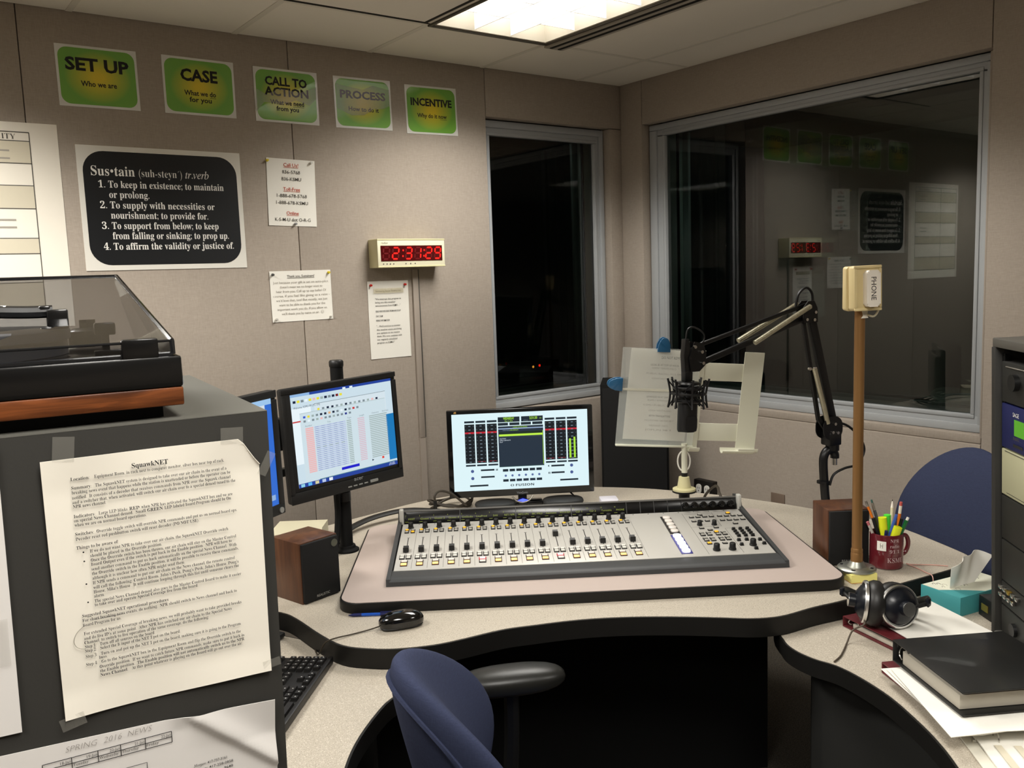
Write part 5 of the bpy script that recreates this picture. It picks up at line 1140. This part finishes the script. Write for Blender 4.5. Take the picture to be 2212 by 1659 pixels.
# ================================================================== cables and small things behind the console
M_CAB = mat('cable_grey_brown', '#3a332a', .55)
m = MB()
for k in range(3): m.tube([(1.80+(.085+.006*k)*math.cos(R(a)), 2.845+(.055+.004*k)*math.sin(R(a)), DZ+.018+.007*k+.012*math.sin(R(a*2+50*k))) for a in range(0, 360, 24)], .0045, M_CAB, 8, 2, True)
m.tube([(1.70, 2.80, DZ+.05), (1.70, 2.80, DZ+.075), (1.725, 2.80, DZ+.088), (1.77, 2.79, DZ+.07), (1.82, 2.77, DZ+.02)], .0045, M_CAB, 8); m.cyl((1.70, 2.80, DZ), (1.70, 2.80, DZ+.055), .007, M_BLACK, n=12)
solo(m, 'cable_coil', 'coiled dark cable lying behind the left end of the mixing console', 'cable')
m = MB(); m.tube([(1.255, 2.672, DZ+.012), (1.30, 2.76, DZ+.014), (1.36, 2.81, DZ+.02), (1.47, 2.845, DZ+.028), (1.60, 2.84, DZ+.03), (1.72, 2.80, DZ+.012)], .016, M_RUBBER, 8, 5, False, None, .45)
solo(m, 'cable_sleeve', 'flat black cable sleeve running from the monitor pole behind the platform', 'cable')
m = MB(); m.tube([(2.335, 1.955, .80), (2.337, 1.958, .835), (2.355, 1.985, .852), (2.39, 2.02, .858), (2.43, 2.07, .845), (2.47, 2.14, .80), (2.48, 2.19, DZ+.008), (2.45, 2.26, DZ+.007)], .0048, M_CAB, 8); m.cyl((2.335, 1.955, PZ+.028), (2.335, 1.955, .812), .008, M_BLACK, n=12)
solo(m, 'arched_cable', 'dark cable arching from the right rear of the mixing console', 'cable')
m = MB(); m.tube([(2.165, 2.60, .80), (2.18, 2.56, .77), (2.165, 2.52, DZ+.012), (2.12, 2.50, DZ+.004)], .0035, M_BLACK, 6)
solo(m, 'hanging_cord', 'black cord hanging below the right side of the wide monitor', 'cord')
m = MB(); m.prism(rrect(.068, .07, .008, 4), 0, .026, mat('white_gadget', '#d8d6de', .4), None, .003)
solo(m, 'white_box', 'small white plastic box behind the middle of the mixing console', 'box', T(2.27, 2.455, DZ) @ RZ(-34))
tw = thing('floor_speaker', 'tall black cabinet standing in the corner behind the copy stand', 'cabinet', T(3.085, 3.135, 0) @ RZ(-45))
m = MB(); m.box((0, .15, .535), (.335, .30, 1.07), M_BLACKM, None, .004); m.build('cabinet', tw)
m = MB(); m.box((0, -.006, .55), (.315, .012, 1.0), M_GRILLE, None, .003); m.build('grille', tw)

# ================================================================== dark cabinet, turntable, taped pages
M_GREYCAB = mat('cabinet_grey_laminate', '#343330', .55, bump=.08, bscale=300)
FF = pose(.246, .979, 1.313, 262.567, -2.773, 0)
CV = frame((.3652, .9553, 1.4793), (.9916, -.1294, 0), (.1294, .9916, 0), (0, 0, 1))
cab = thing('dark_cabinet', 'tall dark grey cabinet with pages taped to its face', 'cabinet', T(.3652, .9553, 0) @ RZ(-7.433))
m = MB(); profile(m, [(0, 1.4793), (.50, 1.4793), (.50, 0), (.0716, 0)], -.70, 0, M_GREYCAB); m.build('body', cab)
m = MB(); m.box((-.35, .25, 1.480), (.70, .50, .0008), mat('cabinet_top_grey', '#5b5a54', .5)); m.build('top', cab)
def page(name, label, M_, w, h, mtl=M_CREAM, curl=.004, cat='page'):
    t = thing(name, label, cat, M_, 'pages taped to the dark cabinet'); m = MB(); paper(m, w, h, mtl, curl); m.build('sheet', t); return t
sq = thing('instruction_page', 'cream typed page headed SquawkNET taped to the dark cabinet', 'page', FF @ T(0, 0, .0012), 'pages taped to the dark cabinet')
m = MB(); W2, H2 = .10795, .1397
def sqz(a, b): 
    x, y = (a-.5)*2*W2, (b-.5)*2*H2
    return .0008+.004*max(0, abs(2*a-1)-.6)**2*4+.0035*max(0, (2*b-1)-.75)*4*(.5+.5*math.sin(a*9))+.004*max(0, -(2*b-1)-.8)*4*(.5+.5*math.sin(a*7+2))
def sqp(a, b):
    x, y = (a-.5)*2*W2, (b-.5)*2*H2
    if x > .088 and y > .110:                              # torn top right corner
        e = .139-(x-.088)*1.55; y = min(y, max(e, .1085)) + .0006*math.sin(x*900)
    return (x, y, sqz(a, b))
m.sheet(sqp, 40, 40, M_CREAM, .0006); m.build('sheet', sq)
m = MB()
RO, BO = -.004, .0
def ln(s_, x, y, wd, b=False, yr=None, size=.0052):
    m.text(bold(s_), x, y, size, I_BLACK, None, 'LEFT', wd, bold=BO if b else RO, z=.0042, res=1)
m.text(bold('SquawkNET'), -.0239, .1220, .0075, I_BLACK, None, 'LEFT', .036, bold=.004, z=.0045)
ln('Location:', -.0821, .1163, .0175, True); ln('Equipment Room, in rack next to computer monitor, silver box near top of rack.', -.0600, .1163, .130)
ln('Summary:', -.0821, .1071, .0185, True); ln('The SquawkNET system is designed to take over our air chain in the event of a', -.0600, .1071, .132)
for s_, x, y, wd in (('breaking news event that happens while the station is unattended or before the operator can be', -.0821, .1021, .158), ('notified.  It consists of a decoder that receives commands from NPR over the Squawk channel', -.0822, .0968, .158), ('and a switcher that, when activated, will switch our air chain over to a special demod tuned to the', -.0823, .0919, .163), ('NPR news channel.', -.0822, .0875, .031)): ln(s_, x, y, wd)
ln('Indicators:', -.0823, .0770, .020, True); ln('Large LED blinks', -.0590, .0770, .0275); ln('RED', -.0295, .0770, .010, True); ln('when NPR has activated the SquawkNET box and we are', -.0178, .0770, .0945)
ln('on special News Channel demod.  Small', -.0824, .0725, .0685); ln('GREEN', -.0122, .0725, .0155, True); ln('LED labeled Board Program should be On', .0052, .0725, .0695); ln('when we are on normal board operations.', -.0823, .0678, .069)
ln('Switches:', -.0826, .0580, .0175, True); ln('Override toggle switch will override NPR commands and put us on normal board ops.', -.0625, .0580, .143); ln('Decoder reset red pushbutton switch will reset decoder (DO NOT USE).', -.0825, .0528, .122)
ln('Things to be aware of:', -.0827, .0433, .040, True)
for s_, y, wd in (('If we do not want NPR to take over our air chain, the SquawkNET Override switch', .0378, .140), ('should be placed in the Override position.', .0328, .070), ('Once the Override switch has been thrown, our air chain will stay on the Master Control', .0279, .148), ('Board Output even if the switch is put back in the Enable position.  NPR will have to', .0234, .143), ('send another command to put us back automatically on the special News Channel.  With', .0182, .148), ('the Override switch in the Enable position, it will be possible to receive these commands,', .0133, .150), ('although it is unclear how often NPR might send them.', .0082, .092),
        ("If NPR sends a command to put our air chain on the News channel, the remote control", .0031, .145), ("will call the following: Control Room, John's Desk, Doug's Desk, John's House, Doug's", -.0021, .149), ("House, Mike's House.  It will continue looping through this list until someone clears the", -.0069, .149), ('alarm.', -.0115, .010), ('The special News Channel demod also goes to the Master Control Board to make it easier', -.0170, .151), ('to take over and operate Special Coverage live from the board.', -.0211, .104)): ln(s_, -.0704, y, wd)
for y in (.0395, .0296, .0048, -.0153): m.poly([(-.0765+.0009*math.cos(R(a)), y+.0009*math.sin(R(a))) for a in range(0, 360, 45)], I_BLACK, None, .0042)
ln('Suggested SquawkNET operational procedures', -.0832, -.0308, .085, True)
for s_, x, y, wd in (('For short breaking news events, do nothing.  NPR should switch to News channel and back to', -.0834, -.0359, .158), ('Board Program for us.', -.0835, -.0410, .037), ('For extended Special Coverage of breaking news, we will probably want to take provided breaks', -.0832, -.0505, .162), ("and do live ID's at some point.  After NPR has switched our air chain to the Special News", -.0834, -.0559, .151), ('Channel, to switch to live operation of the same coverage, do the following:', -.0836, -.0605, .126), ('Step 1:   Turn off all sources on the board.', -.0834, -.0652, .069), ('Step 2:   Select the B input of the NET 1 pot on the board.', -.0835, -.0698, .095), ('Step 3:   Turn on and pot up the NET 1 pot on the board, making sure it is going to the Program', -.0834, -.0760, .160), ('buss.', -.0710, -.0800, .008),
        ('Step 4:   Go to the SquawkNET box in the Equipment Room and flip the Override switch to the', -.0839, -.0850, .160), ('Override position.  If we want to catch future NPR commands, make sure to put it back in', -.0713, -.0905, .151), ('the Enable position.', -.0711, -.0953, .034), ('At this point whatever is playing on the Board will go out over the air.', -.0402, -.1000, .117)): ln(s_, x, y, wd)
ln('The Enable position will not automatically switch us to the NPR', -.0345, -.0953, .114, True); ln('News Channel.', -.0712, -.1000, .027, True)
M_PENCIL = mat('pencil_mark', '#8f8a7e', .9)
m.tube([(-.082, -.040, .0038), (-.090, -.047, .0038), (-.093, -.056, .0038), (-.090, -.063, .0038), (-.083, -.066, .0038)], .0003, M_PENCIL, 4); m.rect(-.072, -.0355, -.0425, -.0351, I_BLACK, None, .0043)
m.build('printing', sq)
M_TAPE = mat('cloudy_tape', '#b5b2a8', .3, alpha=.11)
for x, y, w_, h_, a in ((.080, .1445, .024, .018, -3), (-.086, .150, .020, .026, -6), (.116, .108, .010, .028, -28), (-.101, -.143, .024, .014, 12), (.109, -.131, .020, .010, 8)):
    m = MB(); m.box((x, y, .0046), (w_, h_, .0004), M_TAPE, T(x, y, 0) @ RZ(a) @ T(-x, -y, 0)); m.build('tape_strip', sq)
sc_ = thing('schedule_page', 'white page handwritten SPRING 2016 NEWS at the bottom of the dark cabinet', 'page', FF @ T(0, 0, .0010), 'pages taped to the dark cabinet')
m = MB()
def scp(a, b):
    x0, y0 = -.172+.281*a, -.163-.012*a-.215*(1-b); z = .0008+.010*max(0, (b-.80))*5*max(0, a-.62)*2.2+.003*max(0, b-.93)*14*math.exp(-((a-.63)/.04)**2)
    dx, dy = x0-.0074, y0+.1645; t = dx*.743-dy*.669; dd = dx*.669+dy*.743
    if t > 0: z += .007*min(1, t/.02)*math.exp(-(dd/(.004 if dd < 0 else .016))**2)
    return (x0, y0, z)
m.sheet(scp, 70, 60, mat('white_page', '#dedad6', .85), .0006); m.build('sheet', sc_)
m = MB(); IP = mat('pencil_handwriting', '#8d8782', .9)
for s_, x, wd in (('SPRING', -.111, .031), ('2016', -.074, .018), ('NEWS', -.050, .025)): m.text(s_, x, -.177, .0095, IP, None, 'LEFT', wd, bold=-.02, shear=.25, z=.0022)
tx = [-.1335, -.106, -.0805, -.058, -.033, -.0055]
for k, (a, b) in enumerate((('18-Jan', 'Monday'), ('19-Jan', 'Tuesday'), ('20-Jan', 'Wednesday'), ('21-Jan', 'Thursday'), ('22-Jan', 'Friday'))):
    m.text(a, tx[k+1]-.001, -.1893, .0048, I_GREY, None, 'RIGHT', .010, z=.0022); m.text(b, tx[k]+.001, -.1945, .0048, I_GREY, None, 'LEFT', .0021*len(b), z=.0022)
    m.rect(tx[k]-.0004, -.197, tx[k]+.0004, -.184, I_BLACK, None, .0023)
m.rect(tx[5]-.0004, -.197, tx[5]+.0004, -.184, I_BLACK, None, .0023)
for y in (-.184, -.1905, -.197): m.rect(tx[0], y-.0004, tx[5], y+.0004, I_BLACK, None, .0023)
for x in (-.133, -.106, -.0805, -.058, -.033): m.rect(x-.0003, -.24, x+.0003, -.213, I_BLACK, None, .0023)
for y in (-.213, -.22): m.rect(-.133, y-.0003, -.033, y+.0003, I_BLACK, None, .0023)
for k, (s_, x, wd) in enumerate((('Morgan: 417-737-3161', .0152, .0366), ('Emery: 417-258-0858', .0165, .042), ('9648', .048, .010))): m.text(ital(s_.split(':')[0])+s_[len(s_.split(':')[0]):], x, -.235-.0062*k, .0045, I_BLACK, None, 'LEFT', wd, bold=.006, z=.0024)
m.build('printing', sc_)
lp = page('blank_page', 'plain white page edge at the far left of the dark cabinet', FF @ T(-.254, .010, .0012) @ RZ(-.8), .2159, .30, mat('white_page', '#dedad6', .85), .002)
m = MB(); m.box((.098, -.05, .004), (.012, .05, .0004), M_TAPE); m.build('tape_strip', lp)

# turntable
M_TW = wood('turntable_wood', '#75401f', '#43220f', (10, 50, 90), .3); M_TB = mat('turntable_black', '#0c0c0c', .25, coat=.3); M_LID = pane_glass('smoked_lid', '#dedfe2', 2.0, .02)
tt = thing('turntable', 'black turntable with walnut base and clear dust cover on the dark cabinet', 'turntable', CV @ T(0, .012, 0))
m = MB(); m.box((-.305, .18, .025), (.44, .36, .020), M_TW, None, .002); m.build('wood_base', tt)
m = MB(); m.box((-.305, .185, .0085), (.40, .33, .0135), M_BLACKM); m.build('plinth_foot', tt)
m = MB(); m.box((-.305, .18, .052), (.441, .361, .034), M_TB, None, .003); m.build('chassis', tt)
m = MB(); x1, x0 = -.092, -.518
sec = [(.008, .0705), (.008, .085), (.30, .161), (.345, .161), (.345, .0705)]
ins = .022
vs = [(x1, .008, .0705), (x1, .008, .085), (x1-ins, .30, .160), (x1-ins, .345, .160), (x1, .345, .0705)]
vs += [(x0, .008, .0705), (x0, .008, .085), (x0+ins, .30, .160), (x0+ins, .345, .160), (x0, .345, .0705)]
m.add(vs, [(0, 1, 6, 5), (1, 2, 7, 6), (2, 3, 8, 7), (3, 4, 9, 8), (0, 4, 3, 2, 1), (5, 6, 7, 8, 9)], M_LID); m.recalc = True; m.build('dust_cover', tt, None, 5)
m = MB(); M_LE = mat('lid_edge', '#17181a', .15, coat=.5)
m.tube([vs[0], vs[1], vs[2], vs[3]], .0028, M_LE, 6, 0); m.tube([vs[2], vs[7]], .0022, M_LE, 6, 0); m.tube([vs[1], vs[6]], .0014, M_LE, 6, 0); m.tube([vs[0], vs[5]], .0025, M_LE, 6, 0); m.build('cover_edge', tt)
m = MB(); m.box((-.125, .006, .078), (.036, .012, .022), M_TB, None, .002); m.build('cover_tab', tt)
m = MB(); m.lathe([(.15, 0), (.15, .016), (.154, .018), (.154, .028), (.148, .030), (.0, .030)], mat('platter_grey', '#5a5b5e', .35, .6), T(-.335, .18, .0695), 56); m.lathe([(.003, .030), (.003, .038), (0, .039)], M_STEEL, T(-.335, .18, .0695), 12); m.build('platter', tt)
m = MB(); m.lathe([(.025, 0), (.025, .02), (.018, .024), (.0, .024)], M_TB, T(-.155, .29, .0695), 24); m.cyl((-.155, .29, .09), (-.155, .29, .104), .010, M_TB); m.build('arm_base', tt)
m = MB(); m.tube([(-.45, .20, .127), (-.35, .15, .126), (-.245, .12, .124)], .0045, M_STEEL, 8); m.tube([(-.26, .12, .122), (-.225, .12, .120), (-.20, .12, .120)], .007, M_TB, 8); m.box((-.196, .12, .111), (.022, .02, .022), M_TB, None, .002); m.box((-.208, .12, .1215), (.012, .012, .010), M_TB, None, .002); m.build('tonearm', tt)
m = MB(); m.box((-.14, .06, .073), (.05, .012, .006), M_TB, None, .001); m.box((-.150, .10, .098), (.022, .014, .014), M_TB, None, .002); m.box((-.150, .10, .082), (.008, .008, .03), M_TB, None, .002); m.build('control_lever', tt)

# ================================================================== chairs
M_BLUE = fabric('blue_chair_cloth', '#3a4058', '#31364c', 700, .95, .1); M_ARM = mat('armrest_vinyl', '#1b1b19', .38, bump=.15, bscale=90)
def chair(label, loc, yaw, arms, hw=.215, hh=.22, zc=.692, bend=.125, rec=.08, bx=-.205, az=.70, ao=.30, ax=.03):
    t = thing('office_chair', label, 'chair', T(loc[0], loc[1], 0) @ RZ(yaw), 'blue office chairs')
    def warp(v):
        y, z = v.co.y, v.co.z
        v.co.x += bend*(y/hw)**2 - rec*(z-zc)/hh*.6 + .03*math.cos((z-zc)/hh*1.4)
    m = MB(); m.ell((bx+.012, 0, zc), (.058, hw, hh), M_BLUE, None, 48, 30, 1.0)
    for v in m.bm.verts: warp(v)
    m.build('backrest', t)
    m = MB(); ring_ = [(bx-.022, hw*.835*math.copysign(abs(math.cos(R(a)))**1.0, math.cos(R(a))), zc+hh*.835*math.copysign(abs(math.sin(R(a)))**1.0, math.sin(R(a)))) for a in range(0, 360, 8)]
    m.tube(ring_, .006, M_BLUE, 6, 1, True)
    for v in m.bm.verts: warp(v)
    m.build('piping', t)
    m = MB(); m.ell((.0, 0, .455), (.245, .25, .045), M_BLUE, None, 40, 16, .62); m.build('seat', t)
    m = MB(); m.box((.0, 0, .402), (.34, .3, .03), M_BLACK, None, .01); m.tube([(-.12, 0, .40), (-.24, 0, .42), (-.27, 0, .50), (-.25, 0, .60)], .022, M_BLACK, 8, 5, False, None, .5); m.build('back_bracket', t)
    if arms:
        for s_ in (1, -1):
            m = MB(); m.ell((ax, s_*ao, az), (.128, .05, .030), M_ARM, None, 32, 14, .8); m.build('armrest', t)
            m = MB(); m.tube([(ax, s_*ao, az-.02), (ax, s_*(ao+.015), .56), (.02, s_*ao, .43), (.0, s_*.15, .395)], .018, M_BLACK, 8); m.build('arm_post', t)
    m = MB(); m.cyl((0, 0, .06), (0, 0, .39), .028, M_BLACK); m.build('column', t)
    m = MB()
    for k in range(5):
        a = R(72*k+20); m.tube([(0, 0, .09), (.15*math.cos(a), .15*math.sin(a), .08), (.29*math.cos(a), .29*math.sin(a), .062)], .018, M_BLACK, 8)
    m.build('star_base', t)
    for k in range(5):
        a = R(72*k+20); m = MB(); m.cyl((.29*math.cos(a)-.02*math.sin(a), .29*math.sin(a)+.02*math.cos(a), .027), (.29*math.cos(a)+.02*math.sin(a), .29*math.sin(a)-.02*math.cos(a), .027), .027, M_BLACK, n=16); m.build('caster', t)
    return t
chair('blue office chair with black armrests pulled up to the console', (.975, 1.312), -26, True)
chair('blue office chair beyond the right end of the desk', (2.94, 1.52), 160, False, .25, .27, .70, .04, .10, -.13)
